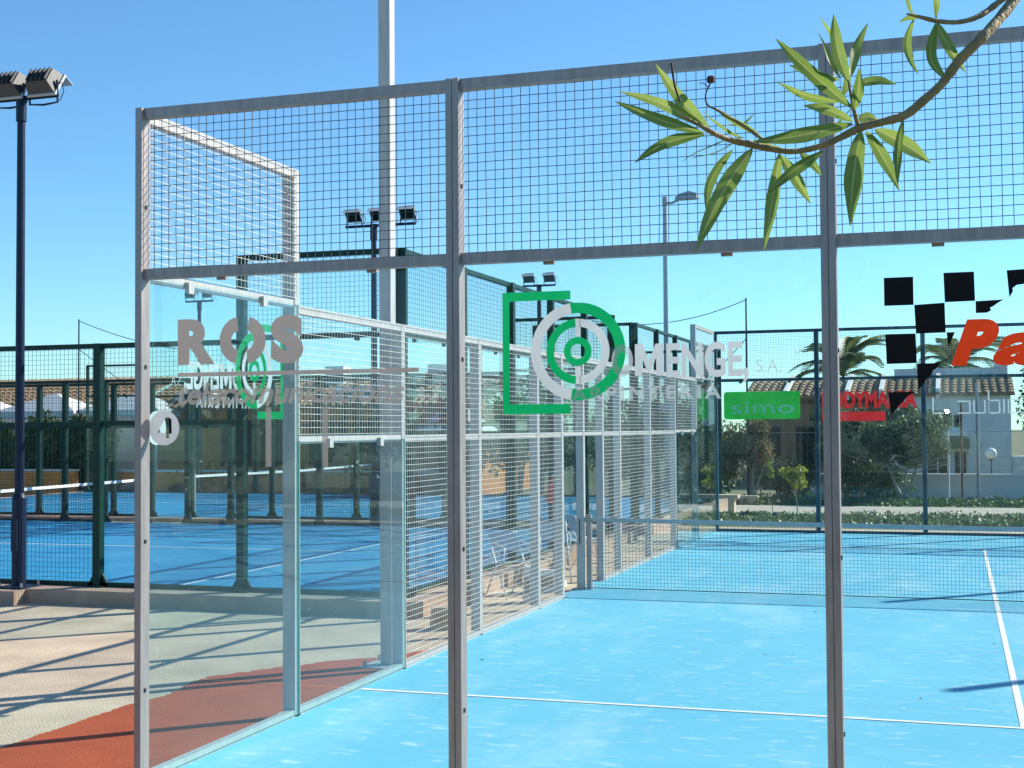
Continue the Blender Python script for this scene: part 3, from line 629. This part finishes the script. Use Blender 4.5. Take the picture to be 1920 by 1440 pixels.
def strip_cover(name, x0, x1, y0, y1, n, hmax, m, seed, kindlab):
    g = np.random.default_rng(seed); x = g.uniform(x0, x1, n); y = g.uniform(y0, y1, n); hgt = hmax*(.35+.65*np.abs(np.sin(x*1.7+np.sin(y*2.1)*1.3)*np.cos(y*1.3+x*.4)))
    z = -.03+hgt*g.uniform(.0, 1, n); p = np.stack([x, y, z], 1); a = g.normal(0, 1, (n, 3)); a[:, 2] = np.abs(a[:, 2])+.3; a /= np.linalg.norm(a, axis=1)[:, None]
    b = np.cross(a, g.normal(0, 1, (n, 3))); b /= np.linalg.norm(b, axis=1)[:, None]; l = g.uniform(.03, .075, (n, 1))
    V = np.stack([p-a*l, p+b*l*.4, p+a*l, p-b*l*.4], 1).reshape(-1, 3)
    mb = MB(); mb.v.append(V); mb.f = [[4*i, 4*i+1, 4*i+2, 4*i+3] for i in range(n)]; mb.m = [0]*n; mb.n = 4*n
    return tag(mb.build(name, m), kindlab, 'ground cover', None, 'stuff')
strip_cover('ground_cover', -1.1, 12, 22.0, 25.55, 15000, .17, 'cover_leaf', 31, 'low green ground cover in the strip just beyond the far wall')
strip_cover('ground_cover', -5, 14, 29.4, 32.0, 15000, .22, 'hedge_leaf', 32, 'low dark green planting between path and garden wall')
for i, (x, lab) in enumerate([(-7, 'leftmost added sky blocking oleander behind the photographer'), (-2.2, 'second added sky blocking oleander behind the photographer'), (2.6, 'third added sky blocking oleander behind the photographer'), (7.4, 'fourth added sky blocking oleander behind the photographer'), (12.2, 'rightmost added sky blocking oleander behind the photographer')]):  # unseen bushes added to block low sky and darken the near wall
    tree('oleander_blocker', lab, 'bush', (x, -12.5, -.03), (x, -12.5, 2.3), (2.9, 1.5, 2.5), 5000, .16, 'hedge_leaf', [(0, 0, -.4, .06), (.8, 0, 0, .05), (-.8, .2, 0, .05)], 80+i, 'bark', 'added sky blocking oleanders behind the photographer', 16)
ordn = ['first', 'second', 'third', 'fourth', 'fifth', 'sixth', 'seventh']
for i in range(7):  # unseen trees added to darken what the side glass reflects
    x, y = 17.6+(i % 2)*.8, 13+i*5.0
    tree('evergreen_tree', f'added unseen evergreen right of the near court, {ordn[i]} of its row from the camera', 'tree', (x, y, -.03), (x, y, 2.6), (1.9, 2.9, 2.7), 4500, .16, 'hedge_leaf', [(0, 0, -.4, .12), (.5, .4, .3, .06)], 90+i, 'bark', 'added row of reflection darkening evergreens right of the near court', 16)
# palms
def frond_mesh(dry=False, L=2.3):
    mb = MB(); n = 15; P = []
    for i in range(n):
        t = i/(n-1); P.append(np.array((L*(t-.12*t*t), 0, L*(.62*t-.95*t*t))))
    mb.tube(P, np.linspace(.03, .006, n), 5)
    for i in range(2, n):
        for q in (0, .5):
            if i == n-1 and q: continue
            p = P[i]*(1-q)+P[min(i+1, n-1)]*q; t = (i+q)/(n-1); ln = .46*math.sin(math.pi*min(1, .16+t*.8))+.06
            for s in (-1, 1):
                d = np.array((.62, s*.75, -.22)); d /= np.linalg.norm(d); wv = np.array((.025, 0, .012))
                mb.add([p-wv, p+wv, p+d*ln*.6+wv*.8+(0, 0, -.01), p+d*ln+(0, 0, -.06*ln/.4), p+d*ln*.6-wv*.8], [(0, 1, 2, 3, 4)])
    return mb.mesh('frond', 'palm_dry' if dry else 'palm_leaf')
FR, FD = frond_mesh(), frond_mesh(True, 1.9)
def palm(label, base, h, n, seed, s=1.):
    th = thing('palm_tree', label, 'palm tree', base, 'palms behind the houses'); b = np.array(base, float); g = np.random.default_rng(seed)
    t = MB()
    for k in range(int(h/.22)): t.lathe([(.20, k*.22), (.24, k*.22+.2), (.20, k*.22+.22)], b, 12)
    t.build('trunk', 'bark', th)
    for k in range(n):
        el = math.radians(g.uniform(-5, 88)); az = k*2.399+g.uniform(-.2, .2)
        link_copy(FR, 'frond', th, b+(0, 0, h), (0, -el+.4, az), (s*g.uniform(.85, 1.1),)*3)
    for k in range(6): link_copy(FD, 'frond', th, b+(0, 0, h-.1), (0, .5+g.uniform(0, .3), k*1.05), (s*.8,)*3)
palm('fan of palm fronds rising over tiled roof left of the black chequers', (.2, 50, -.03), 4.15, 26, 41, 1.15)
palm('palm tree with drooping fronds behind the red letters', (4.6, 51, -.03), 4.4, 26, 42, 1.15)

# ------------------------------------------------------------------ houses and garden walls
def tile_roof(th, x0, x1, y0, y1, z0, z1, pitch=.27, over=.12):
    slope = MB().hexa([(x0, y0, z0-.06), (x1, y0, z0-.06), (x1, y1, z1-.06), (x0, y1, z1-.06), (x0, y0, z0), (x1, y0, z0), (x1, y1, z1), (x0, y1, z1)])
    rf = slope.build('roof', 'kerb', th); n = int((x1-x0)/pitch); L = math.hypot(y1-y0, z1-z0); rows = max(3, int(L/.4)); ang = math.atan2(z1-z0, y1-y0)
    m = MB(); K = 6
    for r in range(rows):
        ya, yb = r*L/rows-.02, (r+1)*L/rows+.05; za, zb = .035, .005
        va = [(math.cos(math.pi*k/K)*.11, ya, math.sin(math.pi*k/K)*.085+za) for k in range(K+1)]; vb = [(math.cos(math.pi*k/K)*.085, yb, math.sin(math.pi*k/K)*.07+zb) for k in range(K+1)]
        m.add(va+vb, [(k, k+1, K+2+k, K+1+k) for k in range(K)]+[tuple(range(K+1))[::-1]])
    me = m.mesh('roof_tile_row', 'tile')
    for i in range(n+1): link_copy(me, 'roof_tile_row', rf, (x0+.13+(x1-x0-.26)*i/n, y0-over*math.cos(ang), z0-over*math.sin(ang)), (ang, 0, random.uniform(-.012, .012)))
    return rf
def window(th, x0, x1, z0, z1, y, name='window', pane='dark_glass', fm='white', bars=1):
    f = MB(); w_ = .06
    f.box(x0, x1, y-.03, y+.05, z1-w_, z1); f.box(x0, x1, y-.03, y+.05, z0, z0+w_); f.box(x0, x0+w_, y-.03, y+.05, z0+w_, z1-w_); f.box(x1-w_, x1, y-.03, y+.05, z0+w_, z1-w_)
    for k in range(bars): x = x0+(x1-x0)*(k+1)/(bars+1); f.box(x-.02, x+.02, y-.02, y+.04, z0+w_, z1-w_)
    o = f.build(name, fm, th); bx('pane', pane, o, x0+w_, x1-w_, y+.01, y+.02, z0+w_, z1-w_); return o
th = thing('white_house', 'white house with tiled eaves behind the olive trees on the right', 'house', (3.2, 44, -.03))
def wall_open(th, name, m, x0, x1, y0, y1, z0, z1, holes):
    """front wall at y0..y1 with rectangular openings, built from solid pieces"""
    mb = MB(); xs = sorted({x0, x1} | {h[0] for h in holes} | {h[1] for h in holes})
    for a, b in zip(xs[:-1], xs[1:]):
        hz = sorted([(h[2], h[3]) for h in holes if h[0] <= a+1e-6 and h[1] >= b-1e-6]); z = z0
        for ha, hb in hz:
            if ha > z: mb.box(a, b, y0, y1, z, ha)
            z = hb
        if z < z1: mb.box(a, b, y0, y1, z, z1)
    return mb.build(name, m, th)
H = [(3.55, 4.35, .15, 1.25), (4.45, 4.95, .15, 1.25), (4.2, 4.75, 1.95, 2.5)]
wall_open(th, 'wall', 'plaster', 2.3, 6.36, 42, 42.25, -.03, 3.12, H)
for h in H: window(th, h[0]+.004, h[1]-.004, h[2]+.004, h[3]-.004, 42.12)
bx('awning', 'brown', th, 3.5, 5.0, 41.45, 41.99, 1.28, 1.62); bx('balcony', 'plaster', th, 4.0, 4.95, 41.5, 41.99, 1.72, 1.86)
bx('side_wall', 'plaster', th, 6.11, 6.36, 42.252, 48, -.03, 3.12); bx('back_wall', 'plaster', th, -2.6, 6.11, 47.75, 48, -.03, 3.12)
H2 = [(-2.0, -1.4, .1, 2.1), (-.9, -.1, .1, 2.1), (.5, 1.7, .7, 2.1)]
wall_open(th, 'wall', 'ochre', -2.6, 2.298, 42.05, 42.3, -.03, 2.9, H2)
for h in H2: window(th, h[0]+.004, h[1]-.004, h[2]+.004, h[3]-.004, 42.2, fm='brown')
tile_roof(th, -2.7, 6.5, 41.85, 44.3, 3.15, 3.78)
for x in (-1.2, .95, 2.1, 4.0): MB().hexa([(x-.07, 41.75, 3.0), (x+.07, 41.75, 3.0), (x+.07, 44.3, 3.7), (x-.07, 44.3, 3.7), (x-.07, 41.75, 3.36), (x+.07, 41.75, 3.36), (x+.07, 44.3, 4.0), (x-.07, 44.3, 4.0)]).build('parapet', 'white', th)
bx('upper_storey', 'plaster', th, 2.45, 6.36, 44.4, 47.7, 3.12, 4.16); bx('parapet', 'plaster', th, 5.9, 6.36, 44.35, 44.6, 4.163, 4.42)
MB().box(-2.7, 2.44, 44.3, 47.9, 3.0, 3.3).build('flat_roof', 'kerb', th)
bx('side_step', 'plaster', th, 6.37, 6.75, 41.9, 43.4, -.03, 1.02); bx('side_step', 'plaster', th, 6.755, 7.0, 41.8, 43.2, -.03, .55)
th = thing('garden_wall', 'low white garden wall in front of the houses', 'wall', (5, 34.2, -.03))
bx('wall', 'plaster', th, -.6, 14, 34.1, 34.28, -.03, .62); bx('coping', 'white', th, -.65, 14.05, 34.06, 34.32, .623, .68)
th = thing('wire_fence', 'slender rusty post and wire fence along the planting', 'fence', (3, 33.4, -.03))
for px_x, m, r, hh in ((-.95, 'rust', .022, 2.2), (1.95, 'rust', .022, 2.1), (4.35, 'white', .035, 2.35), (4.72, 'rust', .035, 2.75), (5.15, 'pole_grey', .045, 3.3), (8, 'rust', .03, 2.3)):
    MB().lathe([(r, 0), (r*.9, hh), (0, hh)], (px_x, 33.4, -.03), 8).build('post', m, th)
hv = np.array((.659, -.46, .595)); hv /= np.linalg.norm(hv); ux = np.cross((0, 0, 1.), hv); ux /= np.linalg.norm(ux); uy = np.cross(hv, ux); pc = np.array((4.35, 33.36, 2.46))
MB().hexa([pc+ux*a*.085+uy*b_*.065+hv*c_ for c_ in (-.02, .0) for a, b_ in ((-1, -1), (1, -1), (1, 1), (-1, 1))]).build('glint_panel', 'panel_glass', th)  # added reflector, tilted to send a sun glint to the camera
MB().tube([(4.35, 33.4, 2.3), pc-hv*.02], .012, 6).build('panel_bracket', 'tape', th)
for z in (.95, 1.9): MB().wire((-.95, 33.37, z), (8, 33.37, z), .009).build('rail', 'tape', th)
th = thing('globe_lamp', 'white globe garden lamp on thin dark post before the white house', 'garden lamp', (5.56, 36, -.03))
MB().lathe([(.05, 0), (.02, .1), (.018, 1.05), (.06, 1.06), (.06, 1.1)], (5.56, 36, -.03), 10).build('post', 'cable', th)
MB().lathe([(.17*math.sin(math.pi*k/12)+.0005, 1.26-.17*math.cos(math.pi*k/12)) for k in range(13)], (5.56, 36, -.03), 20).build('globe', 'globe', th, smooth=True)
th = thing('stone_edging', 'pale stone blocks edging the path by the far left corner', 'edging', (-1.6, 29.6, -.03))
for k in range(5): bx('stone', 'beige_block', th, -3.2+k*.55, -2.72+k*.55, 29.5+k*.03, 29.75+k*.03, -.03, .22)
th = thing('bench', 'pale stone bench on the path behind the corner glass', 'bench', (-1.2, 26.3, -.012))
bx('leg', 'beige_block', th, -1.9, -1.75, 26.1, 26.4, -.012, .33); bx('leg', 'beige_block', th, -.75, -.6, 26.1, 26.4, -.012, .33); bx('seat', 'beige_block', th, -2.0, -.5, 26.05, 26.45, .333, .42)

# clubhouse with arcade
th = thing('clubhouse', 'terracotta clubhouse with arcade and dark windows behind the green courts', 'building', (-15, 33, -.03))
ar = MB(); X0, X1, zt, zs, n = -22, -9.6, .74, .10, 6; yA = 31.0; step = (X1-X0)/n; aw = step*.38
for i in range(n):
    a, c, b_ = X0+i*step, X0+(i+.5)*step, X0+(i+1)*step; K = 12
    arc = [(c+aw*math.cos(math.pi-math.pi*k/K), zs+.34*math.sin(math.pi*k/K)) for k in range(K+1)]
    for y in (yA, yA+.3):
        for k in range(K): ar.add([(arc[k][0], y, arc[k][1]), (arc[k+1][0], y, arc[k+1][1]), (arc[k+1][0], y, zt), (arc[k][0], y, zt)], [(0, 1, 2, 3)])
    for k in range(K): ar.add([(arc[k][0], yA, arc[k][1]), (arc[k+1][0], yA, arc[k+1][1]), (arc[k+1][0], yA+.3, arc[k+1][1]), (arc[k][0], yA+.3, arc[k][1])], [(0, 1, 2, 3)])
    ar.box(a, c-aw, yA, yA+.3, -.03, zt); ar.box(c+aw, b_, yA, yA+.3, -.03, zt)
ar.build('arcade', 'terracotta', th)
bx('terrace', 'kerb', th, X0, X1, yA+.31, 33.0, .62, .735)
for k in range(9): bx('coping', 'white', th, X0+k*1.38, X0+k*1.38+1.30, yA-.04, yA+.34, zt+.003, zt+.075)
Hc = [(-18.9, -17.7, .85, 2.45), (-17.4, -16.4, .85, 2.45), (-15.6, -14.3, .85, 2.45), (-14.0, -12.8, .85, 2.45)]
wall_open(th, 'wall', 'terracotta', X0, X1, 33.0, 33.25, -.03, 2.85, Hc)
for h in Hc: window(th, h[0]+.004, h[1]-.004, h[2]+.004, h[3]-.004, 33.1, fm='brown', bars=2)
bx('side_wall', 'terracotta', th, X1-.25, X1, 33.252, 39, -.03, 2.85); bx('side_wall', 'terracotta', th, X0, X0+.25, 33.252, 39, -.03, 2.85)
tile_roof(th, X0-.2, X1+.2, 32.7, 35.6, 2.85, 3.75)
for x in (-20.2, -16.0, -12.2): bx('chimney', 'plaster', th, x, x+.7, 35.0, 35.6, 3.4, 4.25)
for x, w_, z in ((-20.9, 1.6, 3.35), (-14.9, 1.9, 3.5)): MB().hexa([(x, 33.2, 2.9), (x+w_, 33.2, 2.9), (x+w_, 35, 2.9), (x, 35, 2.9), (x+.1, 33.3, z), (x+w_-.1, 33.3, z), (x+w_-.1, 35, z), (x+.1, 35, z)]).build('dormer', 'plaster', th)
th = thing('white_villa', 'white villa with low tiled gables at the left edge', 'house', (-28, 36, -.03))
wall_open(th, 'wall', 'plaster', -36, -23.5, 35, 35.25, -.03, 3.1, [(-30, -28.8, 1, 2.4), (-27, -25.8, 1, 2.4)])
for a, b_ in ((-30, -28.8), (-27, -25.8)): window(th, a+.004, b_-.004, 1.004, 2.396, 35.1, fm='brown')
tile_roof(th, -36.2, -23.3, 34.7, 37.4, 3.1, 4.1); bx('side_wall', 'plaster', th, -23.75, -23.5, 35.252, 40, -.03, 3.1)
for i, x in enumerate((-28.2, -26.2, -24.2, -22.4)):
    tree('hedge_bush', ['leftmost clipped dark green bush behind the green fences', 'second dark green bush from the left behind the green fences', 'dark green bush under the thin wire pole', 'dark green bush just left of the corner post'][i], 'bush',
         (x, 30.6, -.03), (x, 30.6, 1.3), (1.6, .7, 1.5), 9000, .085, 'hedge_leaf', [(0, 0, -.3, .05)], 50+i, 'bark', 'bushes behind the green courts', 14)
for i, (x, lab) in enumerate([(-28.6, 'white peaked canopy at the left picture edge'), (-25.3, 'white peaked canopy in the middle of its row behind the bushes'), (-22.0, 'white peaked canopy nearest the corner post')]):
    th = thing('canopy_tent', lab, 'canopy', (x, 32.6, -.03), 'white canopies behind the bushes')
    for sx in (-1.45, 1.45):
        for sy in (-.9, .9): MB().lathe([(.04, 0), (.04, 2.72), (0, 2.72)], (x+sx, 32.6+sy, -.03), 8).build('pole', 'white', th)
    pk = (x+.2, 32.6, 3.42); cr_ = [(x-1.6, 31.6, 2.78), (x+1.6, 31.6, 2.78), (x+1.6, 33.6, 2.78), (x-1.6, 33.6, 2.78)]
    MB().add(cr_+[pk]+[(a, b, c-.22) for a, b, c in cr_], [(0, 1, 4), (1, 2, 4), (2, 3, 4), (3, 0, 4)]+[(5+k, 5+(k+1) % 4, (k+1) % 4, k) for k in range(4)]).build('roof', 'white', th)
th = thing('garden_wall', 'low terracotta wall with pale coping before the dark bushes at left', 'wall', (-27, 29.9, -.03))
bx('wall', 'terracotta', th, -33, -22.3, 29.75, 29.95, -.03, .80); bx('coping', 'white', th, -33.03, -22.27, 29.71, 29.99, .803, .86)
th = thing('parasol', 'open white cone parasol behind the green court wall', 'parasol', (-9.4, 30.2, -.03)); b = np.array((-9.4, 30.2, -.03))
MB().lathe([(.03, 0), (.03, 2.9), (0, 2.95)], b, 8).build('pole', 'pole_grey', th)
MB().lathe([(1.3, 2.05), (1.28, 2.1), (.6, 2.55), (.05, 2.95)], b, 8).build('canopy', 'white', th)

# ------------------------------------------------------------------ oleander branch near the camera
D0 = 2.3
ol = thing('oleander_branch', 'leafy oleander branch hanging into the top right corner', 'branch', tuple(at(2150, 1900, 2.6)*np.array((1, 1, 0))+np.array((0, 0, -.012))))
def px_tube(pts, rad, dz, name, m='twig', sub=6, n=9):
    P = np.array([at(x, y, D0+d) for (x, y), d in zip(pts, dz)]); R = np.array(rad)*.88*D0/FPX; t = np.linspace(0, len(P)-1, (len(P)-1)*sub+1)
    def cr(A):
        out = []
        for s in t:
            i = min(int(s), len(A)-2); u = s-i; p0, p1, p2, p3 = A[max(i-1, 0)], A[i], A[i+1], A[min(i+2, len(A)-1)]
            out.append(.5*((2*p1)+(-p0+p2)*u+(2*p0-5*p1+4*p2-p3)*u*u+(-p0+3*p1-3*p2+p3)*u**3))
        return np.array(out)
    Rr = cr(R)
    for i in range(len(Rr)): Rr[i] *= 1+.05*math.sin(i*2.3)+(.12 if i % 9 == 0 else 0)
    return MB().tube(cr(P), np.maximum(Rr, .0004), n).build(name, m, ol, smooth=True)
main = [(2150, 1900), (2230, 900), (2190, 60), (2060, -150), (1950, -70), (1890, 15), (1840, 72), (1800, 112), (1765, 158), (1730, 190), (1697, 216), (1650, 230), (1612, 240), (1550, 270), (1490, 284), (1440, 278), (1405, 270), (1368, 262), (1335, 248), (1300, 228), (1270, 214)]
px_tube(main, [27, 23, 19, 16, 14.5, 12.5, 11, 11, 9.3, 9.6, 9.6, 8.4, 9, 6.6, 6.2, 6.8, 7.8, 6, 5.5, 3.2, 1.5], [.3, .3, .25, .2, .1, .05, 0, 0, 0, 0, 0, 0, 0, 0, 0, 0, 0, 0, -.02, -.03, -.03], 'stem')
px_tube([(1975, -60), (1890, -8), (1840, 28), (1800, 41), (1760, 40), (1725, 32), (1700, 26)], [8, 7, 6.5, 5, 5, 4, 2], [.15, .1, .05, .03, 0, 0, 0], 'side_stem')
px_tube([(1610, 238), (1603, 215), (1597, 185), (1590, 150)], [5, 4.5, 3.5, 2], [0, -.01, -.02, -.02], 'side_stem')
px_tube([(1430, 262), (1400, 240), (1360, 215), (1340, 204)], [4, 4, 3.5, 3], [.02, .04, .05, .05], 'side_stem')
px_tube([(1340, 204), (1326, 196), (1323, 178), (1330, 160), (1334, 150)], [2, 2, 1.6, 1.6, 2], [.05, .05, .05, .05, .05], 'dry_stalk', 'dry')
px_tube([(1330, 166), (1322, 158), (1314, 155), (1312, 160)], [1.2, 1, .9, .6], [.05]*4, 'dry_stalk', 'dry')
px_tube([(1275, 190), (1265, 160), (1259, 118)], [2, 2.5, 2.5], [0, 0, 0], 'dry_stalk', 'dry')
c = at(1333, 150, D0+.05); MB().lathe([(.001, -.006), (.007, -.004), (.008, .004), (.005, .007)], c, 8).build('seed_head', 'dry', ol)
def leaf(b, t, hw, bend=0., dz0=0., dz1=0., roll=0., fold=.25):
    """lance-shaped leaf: base and tip, half width, sideways bend, all at real size"""
    A = at(*b, D0+dz0); B = at(*t, D0+dz1); L = np.linalg.norm(B-A); ax = (B-A)/L; toc = CAM-A; toc /= np.linalg.norm(toc)
    side = np.cross(ax, toc); side /= np.linalg.norm(side); nor = np.cross(side, ax); h = hw*.92*D0/FPX; fold = fold*random.uniform(.4, 1.5); bend += random.uniform(-.03, .03); curl = random.uniform(-.05, .16); tw = random.uniform(-.5, .5)
    s2 = side*math.cos(roll)+nor*math.sin(roll); n2 = -side*math.sin(roll)+nor*math.cos(roll)
    n = 16; vs = []; fr = [-1, -.55, -.085, .085, .55, 1]
    for i in range(n+1):
        u = i/n; wd = h*(math.sin(math.pi*min(1, u**.82))**.8)*(1 if u < .9 else 1) if 0 < u < 1 else h*.03
        wd = max(wd, h*.06); c = A+ax*L*u+side*bend*L*math.sin(math.pi*u)*.5+n2*(-curl*L*math.sin(math.pi*u)+.012*L*math.sin(u*9+hw)); wd *= 1+.05*math.sin(u*13+hw*3); s3, n3 = s2*math.cos(tw*(u-.4))+n2*math.sin(tw*(u-.4)), n2*math.cos(tw*(u-.4))-s2*math.sin(tw*(u-.4))
        for q in fr: vs.append(c+s3*wd*q+n3*wd*(abs(q)**1.4*fold)+(n3*-.0009 if abs(q) < .1 else 0))
    mb = MB(); W = len(fr)
    for k in range(W-1):
        pass
    mb.v.append(np.array(vs)); mb.n = len(vs)
    for i in range(n):
        for k in range(W-1): mb.f.append([i*W+k, i*W+k+1, (i+1)*W+k+1, (i+1)*W+k]); mb.m.append(1 if k == 2 else 0)
    return mb.build('leaf', ['oleander', 'oleander_rib'], ol, smooth=True)
for a in [((1332, 245), (1229, 120), 13.5, -.06), ((1322, 240), (1163, 172), 11.5, .10, 0, .02), ((1322, 250), (1153, 190), 11.5, -.04, 0, -.03), ((1322, 252), (1190, 305), 11.5, .14, 0, -.02),
          ((1425, 252), (1343, 206), 7.5, -.1, .03, .05, .5), ((1358, 232), (1415, 213), 5, .1, .05, .08, 1.0), ((1395, 258), (1280, 304), 3, .14, .03, .05, 1.3), ((1390, 262), (1298, 298), 3, -.1, .03, .05, 1.3), ((1392, 258), (1318, 208), 6, -.08, .05, .08, .9),
          ((1412, 276), (1305, 470), 18, .06, 0, -.05), ((1375, 280), (1326, 408), 10.5, .22, .02, .04, .35), ((1462, 286), (1432, 470), 13, .02, .01, 0), ((1545, 283), (1440, 362), 11.5, .02, -.01, -.05, .2), ((1462, 290), (1520, 382), 12.5, -.06, .03, .05),
          ((1500, 288), (1540, 330), 9.5, -.1, .04, .06), ((1598, 232), (1412, 266), 15, -.06, -.01, -.04), ((1600, 228), (1506, 198), 10.5, .12, 0, -.02), ((1597, 202), (1455, 73), 14, -.05, -.02, -.06), ((1574, 150), (1480, 122), 10, -.1, 0, .03, .4),
          ((1572, 192), (1458, 155), 9.5, -.14, .01, .03, .5), ((1573, 147), (1535, 60), 8, .06, .01, .05, -.9), ((1589, 152), (1563, 26), 14, -.06, .02, .04), ((1566, 100), (1538, 32), 6, .1, .05, .09, .9), ((1596, 142), (1627, 44), 11, -.06, -.01, .03, -.4),
          ((1602, 206), (1611, 128), 11, .06, -.02, -.05), ((1604, 158), (1681, 158), 10, -.12, .02, .04, .3), ((1602, 196), (1424, 264), 6, -.34, .02, .03, 1.0), ((1614, 246), (1594, 423), 19, .05, -.01, -.05), ((1624, 246), (1686, 357), 13, -.06, .01, .02),
          ((1640, 242), (1745, 306), 16.5, -.10, .02, .03), ((1692, 226), (1684, 345), 8.5, .04, -.02, -.05, .2), ((1606, 226), (1648, 226), 10, -.3, .04, .05), ((1570, 190), (1585, 110), 9, .1, .05, .08, .6), ((1713, 36), (1723, 140), 9, .26, 0, .02, .35),
          ((1755, 42), (1780, 156), 12, .24, -.01, 0, .45), ((1757, 42), (1811, 136), 10.5, .10, 0, 0, .1), ((1730, 32), (1686, 42), 9, .1, 0, .02, .8), ((1756, 36), (1748, -40), 7, .05, 0, .02, .4), ((1712, 28), (1695, -30), 6, 0, 0, .02, .7), ((1478, 284), (1412, 262), 9, -.1, .03, .06, .6)]:
    leaf(*a)

# a few dry leaves blown onto the court
ml = MB().add([(-.022, 0, .002), (0, -.008, .006), (.026, 0, .004), (0, .009, .009)], [(0, 1, 2), (0, 2, 3)]).mesh('dry_leaf', 'dry')
for x, y, a in ((3.05, 8.6, .4), (4.3, 3.9, 1.2), (2.9, 5.6, 2.0), (1.2, 2.3, .9), (4.9, 6.8, 2.6), (.5, 4.6, .1)):
    tag(link_copy(ml, 'dry_leaf', None, (x, y, .001), (0, 0, a)), 'tiny dry leaf lying on the near blue court', 'leaf', 'dry leaves on the near court')
